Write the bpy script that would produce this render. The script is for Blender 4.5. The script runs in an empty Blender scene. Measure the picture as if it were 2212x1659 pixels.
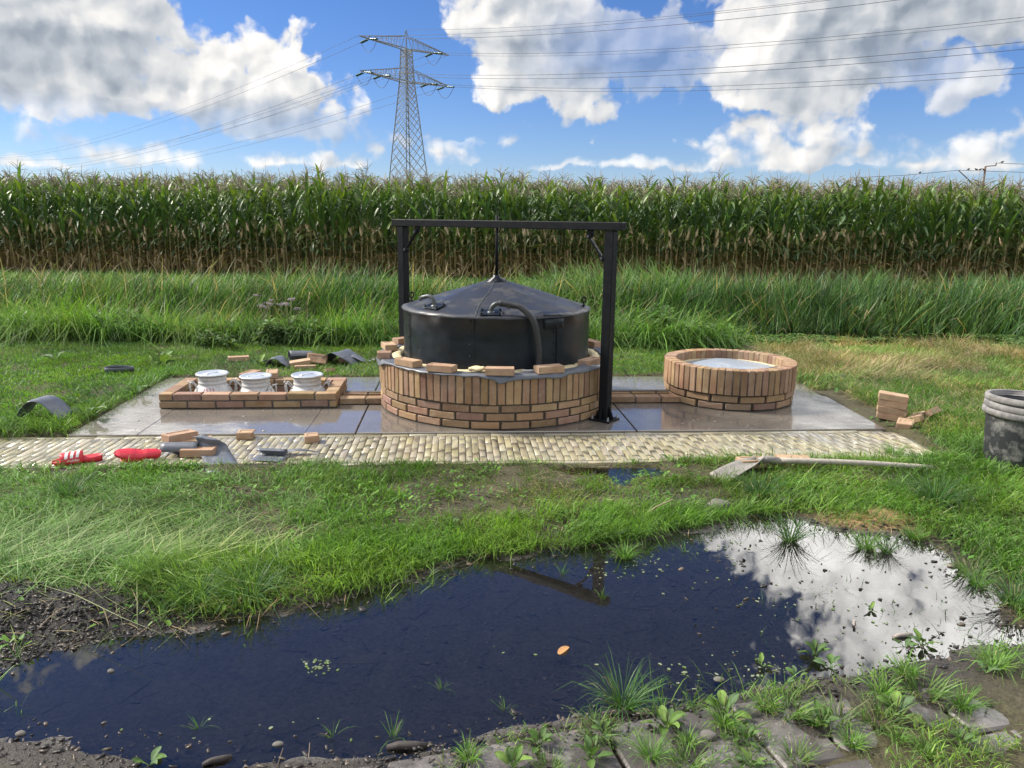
import bpy, bmesh, math, random
import numpy as np
from mathutils import Vector, Matrix

random.seed(7)
RNG = np.random.default_rng(11)
rad = math.radians
scene = bpy.context.scene
COL = scene.collection

# ------------------------------------------------------------------ camera
F, PITCH, ROLL, EYE = 1662.0, rad(12.1), 0.012, 1.5       # focal length on a 2212 px wide survey grid
fwd = np.array([0, math.cos(PITCH), -math.sin(PITCH)])
r0 = np.array([1.0, 0, 0]); u0 = np.array([0, math.sin(PITCH), math.cos(PITCH)])
cr = math.cos(ROLL) * r0 + math.sin(ROLL) * u0
cu = math.cos(ROLL) * u0 - math.sin(ROLL) * r0
cam_data = bpy.data.cameras.new("camera")
cam_data.sensor_width = 36.0
cam_data.lens = 36.0 * F / 2212.0
cam_data.clip_start = 0.05
cam_data.clip_end = 6000.0
cam = bpy.data.objects.new("camera", cam_data)
M = Matrix(((cr[0], cu[0], -fwd[0], 0), (cr[1], cu[1], -fwd[1], 0), (cr[2], cu[2], -fwd[2], EYE), (0, 0, 0, 1)))
cam.matrix_world = M
COL.objects.link(cam)
scene.camera = cam

def ray(px, py):
    return fwd + (px - 1106) / F * cr - (py - 829.5) / F * cu
def gp(px, py, z=0.0):
    """survey: the point of the level z that is seen at the photo position"""
    v = ray(px, py); t = (z - EYE) / v[2]
    return np.array([0, 0, EYE]) + t * v
def at(px, py, Y):
    v = ray(px, py)
    return np.array([0, 0, EYE]) + v * (Y / v[1])
def azel(px, py):
    v = ray(px, py); v = v / np.linalg.norm(v)
    return math.degrees(math.atan2(v[0], v[1])), math.degrees(math.asin(v[2]))

# ------------------------------------------------------------------ render and view
scene.view_settings.view_transform = 'Standard'
scene.view_settings.look = 'None'
scene.view_settings.exposure = 1.0
scene.view_settings.gamma = 1.0
scene.render.engine = 'CYCLES'
cy = scene.cycles
cy.max_bounces = 7; cy.diffuse_bounces = 3; cy.glossy_bounces = 4; cy.transparent_max_bounces = 10
cy.transmission_bounces = 4
cy.caustics_reflective = False; cy.caustics_refractive = False
cy.sample_clamp_indirect = 8.0
cy.use_adaptive_sampling = True
cy.adaptive_threshold = 0.02
try:
    cy.use_denoising = True
    cy.denoiser = 'OPENIMAGEDENOISE'
except Exception:
    pass

# ------------------------------------------------------------------ sun and sky
SUN_AZ, SUN_EL = rad(-75), rad(40)          # azimuth from +Y towards +X
sd = bpy.data.lights.new("sun", 'SUN')
sd.energy = 3.6
sd.angle = rad(10)
sd.color = (1.0, 0.93, 0.82)
sun = bpy.data.objects.new("sun", sd)
sun_dir = Vector((math.sin(SUN_AZ) * math.cos(SUN_EL), math.cos(SUN_AZ) * math.cos(SUN_EL), math.sin(SUN_EL)))
sun.rotation_euler = sun_dir.to_track_quat('Z', 'Y').to_euler()
COL.objects.link(sun)

class NT:
    """small helper for building node trees"""
    def __init__(self, tree):
        self.t = tree; tree.nodes.clear()
    def n(self, typ, ins=None, **kw):
        nd = self.t.nodes.new('ShaderNode' + typ)
        for k, v in kw.items():
            setattr(nd, k, v)
        for k, v in (ins or {}).items():
            s = nd.inputs[k]
            if isinstance(v, bpy.types.NodeSocket):
                self.t.links.new(v, s)
            else:
                s.default_value = v
        return nd
    def math(self, op, a, b=None, c=None, clamp=False):
        nd = self.t.nodes.new('ShaderNodeMath'); nd.operation = op; nd.use_clamp = clamp
        for i, v in enumerate((a, b, c)):
            if v is None: continue
            if isinstance(v, bpy.types.NodeSocket): self.t.links.new(v, nd.inputs[i])
            else: nd.inputs[i].default_value = v
        return nd.outputs[0]
    def vmath(self, op, a, b=None, c=None, scale=None):
        nd = self.t.nodes.new('ShaderNodeVectorMath'); nd.operation = op
        for i, v in enumerate((a, b, c)):
            if v is None: continue
            if isinstance(v, bpy.types.NodeSocket): self.t.links.new(v, nd.inputs[i])
            else: nd.inputs[i].default_value = v
        if scale is not None: nd.inputs['Scale'].default_value = scale
        return nd.outputs['Value'] if op in ('LENGTH', 'DOT_PRODUCT', 'DISTANCE') else nd.outputs[0]
    def mix(self, f, a, b, typ='RGBA', blend='MIX'):
        nd = self.t.nodes.new('ShaderNodeMix'); nd.data_type = typ
        if typ == 'RGBA': nd.blend_type = blend
        idx = {'FLOAT': (0, 2, 3, 0), 'RGBA': (0, 6, 7, 2)}[typ]
        for i, v in zip(idx[:3], (f, a, b)):
            if isinstance(v, bpy.types.NodeSocket): self.t.links.new(v, nd.inputs[i])
            else:
                if typ == 'RGBA' and i != 0 and len(v) == 3: v = (*v, 1)
                nd.inputs[i].default_value = v
        return nd.outputs[idx[3]]
    def rng(self, v, a, b, c=0.0, d=1.0, smooth=False):
        nd = self.t.nodes.new('ShaderNodeMapRange')
        if smooth: nd.interpolation_type = 'SMOOTHSTEP'
        self.t.links.new(v, nd.inputs[0])
        for i, x in zip((1, 2, 3, 4), (a, b, c, d)): nd.inputs[i].default_value = x
        return nd.outputs[0]
    def ramp(self, f, stops, interp='LINEAR'):
        nd = self.t.nodes.new('ShaderNodeValToRGB'); e = nd.color_ramp.elements
        nd.color_ramp.interpolation = interp
        while len(e) > 1: e.remove(e[-1])
        e[0].position = stops[0][0]; e[0].color = (*stops[0][1], 1)
        for p, c in stops[1:]:
            k = e.new(p); k.color = (*c, 1)
        self.t.links.new(f, nd.inputs[0])
        return nd.outputs[0]
    def link(self, a, b): self.t.links.new(a, b)

# clouds, surveyed plus overhead ones added for fill light: centre and half size in degrees of azimuth and elevation, greyness of the cloud there (0 white, 1 grey)
def cl(px, py, rx, ry, grey=0.3, thin=0.0):
    a, e = azel(px, py); k = math.degrees(1 / F)
    return (a, e, rx * k, ry * k, grey, thin)
CLOUDS = [cl(*c) for c in (
    (40, 40, 330, 120, .5), (200, 80, 170, 110, .45), (60, 170, 210, 45, .75), (250, 210, 180, 50, .7), (400, 185, 110, 70, .35), (310, 30, 70, 80, .5),
    (480, 140, 70, 60, .15), (560, 130, 60, 62, .0), (640, 130, 62, 66, .0), (610, 200, 150, 55, .2), (430, 225, 120, 40, .4), (700, 215, 60, 40, .3), (765, 215, 38, 26, .05),
    (560, 265, 190, 38, .75, .35), (650, 285, 150, 24, .8, .4), (770, 255, 70, 24, .6, .2),
    (90, 235, 110, 26, .25, .2), (190, 240, 60, 26, .3, .2), (60, 278, 60, 16, .1), (130, 290, 60, 14, .3, .3), (220, 333, 60, 17, .0), (100, 345, 110, 14, .3, .3), (330, 345, 90, 16, .2, .2),
    (630, 342, 80, 18, .0), (720, 350, 120, 20, .3, .2), (790, 330, 30, 14, .05), (960, 328, 50, 20, .0), (1010, 352, 110, 14, .3, .3), (880, 300, 50, 14, .7, .5),
    (1000, 30, 70, 55, .1), (1090, 50, 120, 70, .45), (1190, 40, 110, 80, .4), (1110, 120, 90, 65, .5), (1110, 195, 100, 48, .25), (1070, 215, 55, 30, .1), (1210, 190, 100, 60, .55),
    (1265, 245, 66, 32, .15), (1180, 268, 60, 18, .3), (1095, 297, 40, 13, .2), (1150, 300, 30, 12, .5, .3), (1292, 312, 18, 18, .2, .2), (1385, 340, 26, 9, .5, .5), (1255, 345, 24, 9, .5, .5),
    (1380, 110, 170, 85, .7, .62), (1420, 170, 120, 50, .6, .6),
    (1600, 60, 60, 90, .05), (1570, 190, 60, 55, .0), (1640, 130, 110, 100, .15), (1720, 60, 180, 120, .6), (1800, 170, 130, 70, .75), (1700, 200, 150, 50, .5),
    (1900, 60, 170, 95, .95), (2050, 30, 190, 60, .85), (2160, 60, 80, 50, .7), (1950, 120, 90, 30, .7, .3),
    (1640, 288, 100, 36, .3), (1740, 250, 80, 30, .1), (1800, 235, 50, 26, .0), (1790, 285, 80, 30, .25), (1560, 320, 70, 26, .1), (1600, 345, 130, 18, .35), (1720, 330, 120, 26, .4), (1860, 338, 40, 26, .0), (1870, 275, 20, 14, .0),
    (1750, 358, 170, 14, .1), (1910, 345, 90, 14, .3, .2), (1480, 368, 140, 10, .3, .3), (1560, 372, 130, 12, .05),
    (2090, 190, 70, 46, .3, .15), (2135, 145, 24, 34, .2), (2060, 230, 60, 24, .4, .3), (2080, 335, 70, 24, .35, .15), (2170, 300, 50, 24, .2), (2220, 280, 40, 36, .4), (2000, 305, 130, 14, .7, .5), (2150, 350, 90, 22, .2), (2080, 372, 100, 14, .0),
    (1990, 160, 110, 40, .6, .55), (1240, 110, 120, 120, .6, .4), (150, 310, 260, 10, .6, .6), (1000, 300, 120, 10, .8, .6),
    (60, 358, 120, 12, .15), (210, 352, 70, 14, .0), (400, 360, 120, 11, .2, .2), (560, 352, 60, 16, .0), (690, 362, 110, 12, .1), (1190, 362, 90, 8, .3, .3), (1350, 366, 70, 8, .3, .3), (2000, 360, 70, 12, .1),
    (-150, -90, 420, 150, .55), (1090, -60, 150, 90, .3), (1950, -110, 420, 150, .35))]
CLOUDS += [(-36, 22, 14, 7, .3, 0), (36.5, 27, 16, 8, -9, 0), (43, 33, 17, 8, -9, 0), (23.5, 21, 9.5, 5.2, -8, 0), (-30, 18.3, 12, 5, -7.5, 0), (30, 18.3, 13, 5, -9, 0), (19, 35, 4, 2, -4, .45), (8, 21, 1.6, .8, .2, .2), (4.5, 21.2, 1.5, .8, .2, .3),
           (-56, 14, 14, 16, -.6, 0), (58, 20, 16, 22, -1.2, 0), (-4, 44, 7, 2, .3, .7), (-40, 62, 40, 10, -2.6, 0), (0, 64, 40, 10, -2.6, 0), (40, 62, 40, 10, -2.6, 0)]  # last entries: unseen bright overhead clouds, added to raise the soft ambient light

def build_world():
    world = bpy.data.worlds.new("World")
    scene.world = world
    world.use_nodes = True
    T = NT(world.node_tree)
    d = T.n('TexCoord').outputs['Generated']
    sep = T.n('SeparateXYZ', {0: d})
    deg = 57.29578
    az = T.math('MULTIPLY', T.math('ARCTAN2', sep.outputs[0], sep.outputs[1]), deg)
    el = T.math('MULTIPLY', T.math('ARCSINE', sep.outputs[2]), deg)
    v = T.n('CombineXYZ', {0: az, 1: el, 2: 0.0}).outputs[0]
    # puffy edges: two noises push the look-up about
    na = T.n('TexNoise', noise_dimensions='2D', ins={'Vector': v, 'Scale': 0.30, 'Detail': 2.0, 'Roughness': 0.5}).outputs['Color']
    nb = T.n('TexNoise', noise_dimensions='2D', ins={'Vector': v, 'Scale': 0.8, 'Detail': 5.0, 'Roughness': 0.55}).outputs['Color']
    half = (0.5, 0.5, 0.5)
    w = T.vmath('ADD', T.vmath('SCALE', T.vmath('SUBTRACT', na, half), scale=2.2), T.vmath('SCALE', T.vmath('SUBTRACT', nb, half), scale=1.35))
    low = T.rng(el, 0.5, 9.0, 0.30, 1.0)
    w = T.vmath('MULTIPLY', w, (1.25, 1.0, 0.0)); w = T.vmath('SCALE', w); T.link(low, w.node.inputs['Scale'])
    vw = T.vmath('ADD', v, w)
    s2 = T.n('SeparateXYZ', {0: vw})
    rows = [-1, 1, 2, 2.8, 3.6, 4.5, 5.4, 6.3, 7.3, 8.3, 9.4, 10.6, 11.8, 13, 14.4, 17, 20, 23, 26, 30, 34, 39, 46, 53, 60]
    # field of the clouds at each row of elevation, kept as colour ramps over azimuth: R cover, G greyness, B thinness
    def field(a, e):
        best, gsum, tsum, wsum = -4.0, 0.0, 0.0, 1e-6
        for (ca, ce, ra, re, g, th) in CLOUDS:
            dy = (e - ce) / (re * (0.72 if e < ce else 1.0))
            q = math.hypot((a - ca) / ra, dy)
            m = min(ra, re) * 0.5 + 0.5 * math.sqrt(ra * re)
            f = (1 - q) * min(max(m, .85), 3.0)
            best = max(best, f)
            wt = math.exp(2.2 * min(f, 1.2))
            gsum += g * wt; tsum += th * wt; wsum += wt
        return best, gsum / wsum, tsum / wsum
    halves = []
    for lo, hi, pos in ((-62, 1, [-62, -52, -44, -38] + list(np.linspace(-34.5, 1, 27))), (-1, 62, list(np.linspace(-1, 34.5, 27)) + [38, 44, 52, 62])):
        azw = T.rng(s2.outputs[0], lo, hi)
        out = None
        for i, e in enumerate(rows):
            stops = []
            for a in pos:
                f, g, t = field(a, e)
                fl = field(a - 1.3, e + 1.3)[0]
                sh = max(-.5, min(.6, (f - fl) * 0.40 - 0.06)) if e < 15 else 0
                stops.append(((a - lo) / (hi - lo), (min(max((f + 3) / 6, 0), 1), (g - sh + 10) / 12.0, t)))
            c = T.ramp(azw, stops)
            if out is None: out = c
            else: out = T.mix(T.rng(s2.outputs[1], rows[i - 1], e), out, c)
        halves.append(out)
    out = T.mix(T.rng(s2.outputs[0], -0.5, 0.5), halves[0], halves[1])
    fs = T.n('SeparateColor', {0: out})
    fld = T.math('MULTIPLY_ADD', fs.outputs[0], 6.0, -3.0)
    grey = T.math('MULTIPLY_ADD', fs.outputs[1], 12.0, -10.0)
    thin = fs.outputs[2]
    # billows: rounded puffs plus fine noise, sampled again towards the sun for their light side
    def billow(vec, det):
        return T.math('MULTIPLY', T.n('TexNoise', noise_dimensions='2D', ins={'Vector': vec, 'Scale': 0.42, 'Detail': det, 'Roughness': 0.5}).outputs['Fac'], 2.2)
    vb = T.vmath('ADD', v, T.vmath('SCALE', w, scale=0.5))
    vor = T.n('TexVoronoi', voronoi_dimensions='2D', ins={'Vector': vb, 'Scale': 0.6, 'Detail': 2.0, 'Roughness': 0.5}, feature='F1').outputs['Distance']
    vo2 = T.n('TexVoronoi', voronoi_dimensions='2D', ins={'Vector': T.vmath('ADD', vb, (-.20, .26, 0)), 'Scale': 0.6, 'Detail': 2.0, 'Roughness': 0.5}, feature='F1').outputs['Distance']
    b1 = T.math('ADD', T.math('MULTIPLY', vor, -0.9), billow(vb, 5.0))
    dens = T.math('ADD', fld, T.math('MULTIPLY', T.math('SUBTRACT', b1, 0.72), T.math('MULTIPLY', low, 0.85)))
    alpha = T.rng(dens, -0.16, 0.55, smooth=True)
    thick = T.rng(dens, 0.0, 2.4, smooth=True)
    alpha = T.math('MULTIPLY', alpha, T.math('SUBTRACT', 1.0, thin))
    slope = T.math('ADD', T.math('SUBTRACT', billow(vb, 1.5), billow(T.vmath('ADD', vb, (-0.45, 0.55, 0)), 1.5)), T.math('MULTIPLY', T.math('SUBTRACT', vo2, vor), 0.35))
    lit = T.math('MULTIPLY_ADD', slope, 0.34, 0.92)
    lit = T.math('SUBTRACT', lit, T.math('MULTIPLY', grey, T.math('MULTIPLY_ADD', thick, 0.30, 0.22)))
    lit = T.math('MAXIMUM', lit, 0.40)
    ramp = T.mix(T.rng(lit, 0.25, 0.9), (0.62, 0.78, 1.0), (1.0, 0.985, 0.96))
    ccol = T.vmath('SCALE', ramp, scale=1.0)
    sc = ccol.node; T.link(lit, sc.inputs['Scale'])
    # clear sky
    sky = T.n('TexSky', sky_type='NISHITA', sun_disc=False, sun_elevation=SUN_EL, sun_rotation=SUN_AZ, air_density=1.0, dust_density=0.0, ozone_density=4.0)
    hsv = T.n('HueSaturation', {'Saturation': 1.14, 'Value': 1.0, 'Color': sky.outputs[0]}).outputs[0]
    base = T.vmath('MULTIPLY', hsv, (0.088, 0.094, 0.124))
    col = T.mix(alpha, base, ccol)
    bg = T.n('Background', {'Color': col, 'Strength': 0.52})
    o = T.n('OutputWorld'); T.link(bg.outputs[0], o.inputs[0])
    world.cycles.sampling_method = 'MANUAL'
    world.cycles.sample_map_resolution = 1024
build_world()

# ------------------------------------------------------------------ object helpers
def tag(o, label=None, cat=None, group=None, kind=None):
    if label: o['label'] = label
    if cat: o['category'] = cat
    if group: o['group'] = group
    if kind: o['kind'] = kind
    return o
def thing(name, label, cat, loc=(0, 0, 0), rotz=0.0, group=None):
    o = bpy.data.objects.new(name, None); COL.objects.link(o)
    o.empty_display_size = 0.1
    o.location = loc; o.rotation_euler = (0, 0, rotz)
    return tag(o, label, cat, group)
def link_mesh(name, me, mat, parent=None):
    o = bpy.data.objects.new(name, me); COL.objects.link(o)
    if mat is not None and not me.materials: me.materials.append(mat)
    if parent is not None: o.parent = parent
    return o
def np_mesh(name, V, T, cols=None, smooth=False):
    """mesh from arrays: V (n,3), T list of index arrays (m,3) and (m,4)"""
    me = bpy.data.meshes.new(name)
    T = [t for t in (T if isinstance(T, (list, tuple)) else [T]) if len(t)]
    nl = sum(t.size for t in T); npoly = sum(len(t) for t in T)
    me.vertices.add(len(V)); me.loops.add(nl); me.polygons.add(npoly)
    me.vertices.foreach_set('co', np.ascontiguousarray(V, dtype=np.float32).ravel())
    me.loops.foreach_set('vertex_index', np.concatenate([t.ravel() for t in T]).astype(np.int32))
    tot = np.concatenate([np.full(len(t), t.shape[1], dtype=np.int32) for t in T])
    st = np.concatenate([[0], np.cumsum(tot)[:-1]]).astype(np.int32)
    me.polygons.foreach_set('loop_start', st)
    me.polygons.foreach_set('loop_total', tot)
    if smooth: me.polygons.foreach_set('use_smooth', np.ones(npoly, dtype=bool))
    me.update(calc_edges=True)
    if cols is not None:
        a = me.color_attributes.new('Col', 'FLOAT_COLOR', 'POINT')
        c = np.ones((len(V), 4), dtype=np.float32); c[:, :cols.shape[1]] = cols
        a.data.foreach_set('color', c.ravel())
    return me

def rotz_m(a):
    c, s = math.cos(a), math.sin(a)
    return np.array([[c, -s, 0], [s, c, 0], [0, 0, 1.0]])
def rot_m(rx, ry, rz):
    return np.array(Matrix.Rotation(rz, 3, 'Z') @ Matrix.Rotation(ry, 3, 'Y') @ Matrix.Rotation(rx, 3, 'X'))

def chamfer_box(sx, sy, sz, b):
    """24 vertex box with chamfered edges, centred on the origin"""
    V = []; idx = {}
    h = (sx / 2, sy / 2, sz / 2)
    for X in (-1, 1):
        for Y in (-1, 1):
            for Z in (-1, 1):
                for ax in range(3):
                    p = [X * (h[0] - b), Y * (h[1] - b), Z * (h[2] - b)]
                    p[ax] = (X, Y, Z)[ax] * h[ax]
                    idx[(X, Y, Z, ax)] = len(V); V.append(p)
    Fc = []
    for ax in range(3):
        o1, o2 = [a for a in range(3) if a != ax]
        for s in (-1, 1):
            f = []
            for (a, c) in ((-1, -1), (1, -1), (1, 1), (-1, 1)):
                k = [0, 0, 0]; k[ax] = s; k[o1] = a; k[o2] = c
                f.append(idx[(*k, ax)])
            Fc.append(f)
    for ax in range(3):                      # edges along ax
        o1, o2 = [a for a in range(3) if a != ax]
        for a in (-1, 1):
            for c in (-1, 1):
                f = []
                for (s, w) in ((-1, o1), (1, o1), (1, o2), (-1, o2)):
                    k = [0, 0, 0]; k[ax] = s; k[o1] = a; k[o2] = c
                    f.append(idx[(*k, w)])
                Fc.append(f)
    tris = []
    for X in (-1, 1):
        for Y in (-1, 1):
            for Z in (-1, 1):
                tris.append([idx[(X, Y, Z, a)] for a in range(3)])
    V = np.array(V)
    def fix(f):
        p = V[f]; n = np.cross(p[1] - p[0], p[2] - p[0])
        return f if np.dot(n, p.mean(0)) > 0 else f[::-1]
    return V, [fix(f) for f in Fc] + [fix(f) for f in tris]

class MB:
    """collects shapes and links them as one mesh object"""
    def __init__(self): self.V = []; self.F = []; self.C = []; self.sm = []; self.n = 0
    def add(self, V, Fs, col=(1, 1, 1), smooth=False):
        V = np.asarray(V, dtype=float)
        self.V.append(V)
        for f in Fs: self.F.append([int(i) + self.n for i in f]); self.sm.append(smooth)
        c = np.asarray(col, dtype=float)
        self.C.append(np.tile(c[:3], (len(V), 1)) if c.ndim == 1 else c)
        self.n += len(V)
        return self
    def box(self, c, s, rot=None, b=0.003, col=(1, 1, 1)):
        V, Fc = chamfer_box(*s, min(b, min(s) * 0.45))
        if rot is not None: V = V @ np.asarray(rot).T
        return self.add(V + np.asarray(c), Fc, col)
    def bar(self, p, q, w, h=None, b=0.002, col=(1, 1, 1), up=(0, 0, 1)):
        p = np.asarray(p, float); q = np.asarray(q, float); d = q - p; L = np.linalg.norm(d); d /= L
        u = np.asarray(up, float)
        if abs(d @ u) > 0.97: u = np.array([1.0, 0, 0])
        s = np.cross(d, u); s /= np.linalg.norm(s); t = np.cross(s, d)
        return self.box((p + q) / 2, (L, w, h or w), np.stack([d, s, t], 1), b, col)
    def tube(self, pts, r, n=8, cap=True, col=(1, 1, 1), closed=False):
        P = np.asarray(pts, float); k = len(P)
        R = np.full(k, r) if np.isscalar(r) else np.asarray(r, float)
        T = np.zeros_like(P); T[1:-1] = P[2:] - P[:-2]; T[0] = P[1] - P[0]; T[-1] = P[-1] - P[-2]
        if closed: T[0] = T[-1] = P[1] - P[-2]
        T /= np.linalg.norm(T, axis=1)[:, None] + 1e-12
        u = np.array([0, 0, 1.0]) if abs(T[0][2]) < 0.9 else np.array([1.0, 0, 0])
        V = []
        for i in range(k):
            u = u - T[i] * (u @ T[i]); u /= np.linalg.norm(u) + 1e-12
            w = np.cross(T[i], u)
            a = np.arange(n) * 2 * math.pi / n
            V.append(P[i] + R[i] * (np.cos(a)[:, None] * u + np.sin(a)[:, None] * w))
        V = np.concatenate(V); Fs = []
        for i in range(k - 1):
            for j in range(n):
                a, b = i * n + j, i * n + (j + 1) % n
                Fs.append([a, b, b + n, a + n])
        self.add(V, Fs, col, True)
        if cap and not closed:
            self.F.append([self.n - len(V) + j for j in range(n)][::-1]); self.sm.append(False)
            self.F.append([self.n - n + j for j in range(n)]); self.sm.append(False)
        return self
    def lathe(self, prof, n=48, c=(0, 0, 0), col=(1, 1, 1), smooth=True, jit=None):
        V = []
        a = np.arange(n) * 2 * math.pi / n
        for i, (r, z) in enumerate(prof):
            rr = r + (jit(a, i) if jit else 0)
            V.append(np.stack([rr * np.cos(a), rr * np.sin(a), np.full(n, z)], 1))
        V = np.concatenate(V) + np.asarray(c); Fs = []
        for i in range(len(prof) - 1):
            for j in range(n):
                p, q = i * n + j, i * n + (j + 1) % n
                Fs.append([p, q, q + n, p + n])
        return self.add(V, Fs, col, smooth)
    def disc(self, r, z, n=48, c=(0, 0), col=(1, 1, 1)):
        a = np.arange(n) * 2 * math.pi / n
        V = np.stack([c[0] + r * np.cos(a), c[1] + r * np.sin(a), np.full(n, z)], 1)
        return self.add(V, [list(range(n))], col)
    def grid(self, P, col=(1, 1, 1), smooth=True, wrap=False):
        """P (nu,nv,3)"""
        P = np.asarray(P); nu, nv = P.shape[:2]; Fs = []
        for i in range(nu - 1):
            for j in range(nv - 1):
                a = i * nv + j
                Fs.append([a, a + 1, a + nv + 1, a + nv])
            if wrap:
                a = i * nv + nv - 1; Fs.append([a, i * nv, (i + 1) * nv, a + nv])
        c = np.asarray(col, float)
        if c.ndim == 3: c = c.reshape(-1, 3)
        return self.add(P.reshape(-1, 3), Fs, c, smooth)
    def sphere(self, c, r, n=10, col=(1, 1, 1)):
        r = np.ones(3) * r
        th = np.linspace(0.12, math.pi - 0.12, n // 2 + 1)
        prof = [(math.sin(t), math.cos(t)) for t in th]
        m = MB().lathe(prof[::-1], n)
        V = np.concatenate(m.V) * r + np.asarray(c)
        k = len(V)
        return self.add(V, m.F + [list(range(n))[::-1], list(range(k - n, k))], col, True)
    def build(self, name, mat, parent=None, loc=None, rotz=0.0, solid=0.0):
        V = np.concatenate(self.V)
        me = bpy.data.meshes.new(name)
        me.from_pydata(V.tolist(), [], self.F)
        me.polygons.foreach_set('use_smooth', self.sm)
        a = me.color_attributes.new('Col', 'FLOAT_COLOR', 'POINT')
        c = np.ones((len(V), 4), dtype=np.float32); c[:, :3] = np.concatenate(self.C)
        a.data.foreach_set('color', c.ravel())
        me.update()
        o = link_mesh(name, me, mat, parent)
        if loc is not None: o.location = loc
        if rotz: o.rotation_euler = (0, 0, rotz)
        if solid:
            m = o.modifiers.new('solid', 'SOLIDIFY'); m.thickness = solid; m.offset = 0
        return o

# ------------------------------------------------------------------ noise on arrays
def _h(ix, iy, s):
    n = (ix.astype(np.int64) * 374761393 + iy.astype(np.int64) * 668265263 + s * 144665) & 0x7fffffff
    n = ((n ^ (n >> 13)) * 1274126177) & 0x7fffffff
    return ((n ^ (n >> 16)) & 0xffff) / 65535.0
def vnoise(x, y, s=0):
    x = np.asarray(x, float); y = np.asarray(y, float)
    ix, iy = np.floor(x), np.floor(y); fx, fy = x - ix, y - iy
    fx = fx * fx * (3 - 2 * fx); fy = fy * fy * (3 - 2 * fy)
    a, b = _h(ix, iy, s), _h(ix + 1, iy, s); c, d = _h(ix, iy + 1, s), _h(ix + 1, iy + 1, s)
    return (a * (1 - fx) + b * fx) * (1 - fy) + (c * (1 - fx) + d * fx) * fy
def fbm(x, y, s=0, o=4, g=0.5):
    t = 0; amp = 1; w = 0
    for i in range(o):
        t = t + amp * vnoise(np.asarray(x) * 2 ** i, np.asarray(y) * 2 ** i, s + i * 17); w += amp; amp *= g
    return t / w
def sdf(poly, x, y):
    """signed distance to a closed outline, negative inside"""
    P = np.asarray(poly, float)[:, :2]; Q = np.roll(P, -1, 0)
    x = np.asarray(x, float); y = np.asarray(y, float)
    best = np.full(x.shape, 1e9); ins = np.zeros(x.shape, bool)
    for (ax, ay), (bx, by) in zip(P, Q):
        ex, ey = bx - ax, by - ay; L = ex * ex + ey * ey + 1e-12
        t = np.clip(((x - ax) * ex + (y - ay) * ey) / L, 0, 1)
        best = np.minimum(best, (x - ax - t * ex) ** 2 + (y - ay - t * ey) ** 2)
        c = (ay > y) != (by > y)
        with np.errstate(divide='ignore', invalid='ignore'):
            ins ^= c & (x < (bx - ax) * (y - ay) / (by - ay + 1e-15) + ax)
    return np.where(ins, -1, 1) * np.sqrt(best)
def sstep(a, b, x):
    t = np.clip((np.asarray(x, float) - a) / (b - a), 0, 1); return t * t * (3 - 2 * t)

# ------------------------------------------------------------------ materials
def material(name):
    m = bpy.data.materials.new(name); m.use_nodes = True
    return m, NT(m.node_tree)
def finish(T, shader):
    o = T.n('OutputMaterial'); T.link(shader, o.inputs[0])
def bump(T, h, dist, strength=1.0):
    return T.n('Bump', {'Height': h, 'Distance': dist, 'Strength': strength}).outputs[0]
def obj_co(T): return T.n('TexCoord').outputs['Object']
def noise(T, v, scale, detail=4.0, rough=0.55, out='Fac'):
    return T.n('TexNoise', {'Vector': v, 'Scale': scale, 'Detail': detail, 'Roughness': rough}).outputs[out]

def mat_leaf(name, trans=0.35, rough=0.45, spec=0.4, vein=False, strength=1.0):
    m, T = material(name)
    c = T.n('Attribute', attribute_name='Col').outputs['Color']
    v = obj_co(T)
    k = T.rng(noise(T, v, 9.0, 3.0), 0.25, 0.75, 0.75, 1.25)
    cc = T.vmath('SCALE', c); T.link(k, cc.node.inputs['Scale'])
    p = T.n('BsdfPrincipled', {'Base Color': cc, 'Roughness': rough, 'Specular IOR Level': spec}).outputs[0]
    tcol = T.vmath('MULTIPLY', cc, (1.15, 1.25, 0.6))
    t = T.n('BsdfTranslucent', {'Color': tcol}).outputs[0]
    finish(T, T.n('MixShader', {0: trans, 1: p, 2: t}).outputs[0])
    return m
def mat_brick(name, per_object=False, wet=0.0):
    m, T = material(name)
    c = T.n('Attribute', attribute_name='Col').outputs['Color']
    v = obj_co(T)
    if per_object:
        r = T.n('ObjectInfo').outputs['Random']
        c = T.ramp(r, [(0, (.42, .30, .20)), (.35, (.46, .335, .22)), (.6, (.40, .265, .19)), (1, (.48, .36, .24))])
        v = T.vmath('ADD', v, T.n('CombineXYZ', {0: T.math('MULTIPLY', r, 9.0), 1: 0.0, 2: 0.0}).outputs[0])
    n1 = noise(T, v, 14.0, 4.0); n2 = noise(T, v, 160.0, 3.0)
    c1 = T.mix(T.rng(n1, 0.35, 0.75), c, T.vmath('MULTIPLY', c, (0.80, 0.70, 0.66)))
    c2 = T.mix(T.math('MULTIPLY', T.rng(n2, 0.55, 0.72), 0.45), c1, T.vmath('MULTIPLY', c1, (0.55, 0.5, 0.5)))
    bloom = T.rng(noise(T, T.vmath('ADD', v, (5, 2, 1)), 22.0, 4.0), 0.58, 0.75)
    c3 = T.mix(T.math('MULTIPLY', bloom, 0.25), c2, (0.6, 0.52, 0.44))
    h = T.math('ADD', T.math('MULTIPLY', n2, 0.5), n1)
    p = T.n('BsdfPrincipled', {'Base Color': c3, 'Roughness': 0.85 - wet, 'Specular IOR Level': 0.3, 'Normal': bump(T, h, 0.003)})
    finish(T, p.outputs[0]); return m
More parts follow.
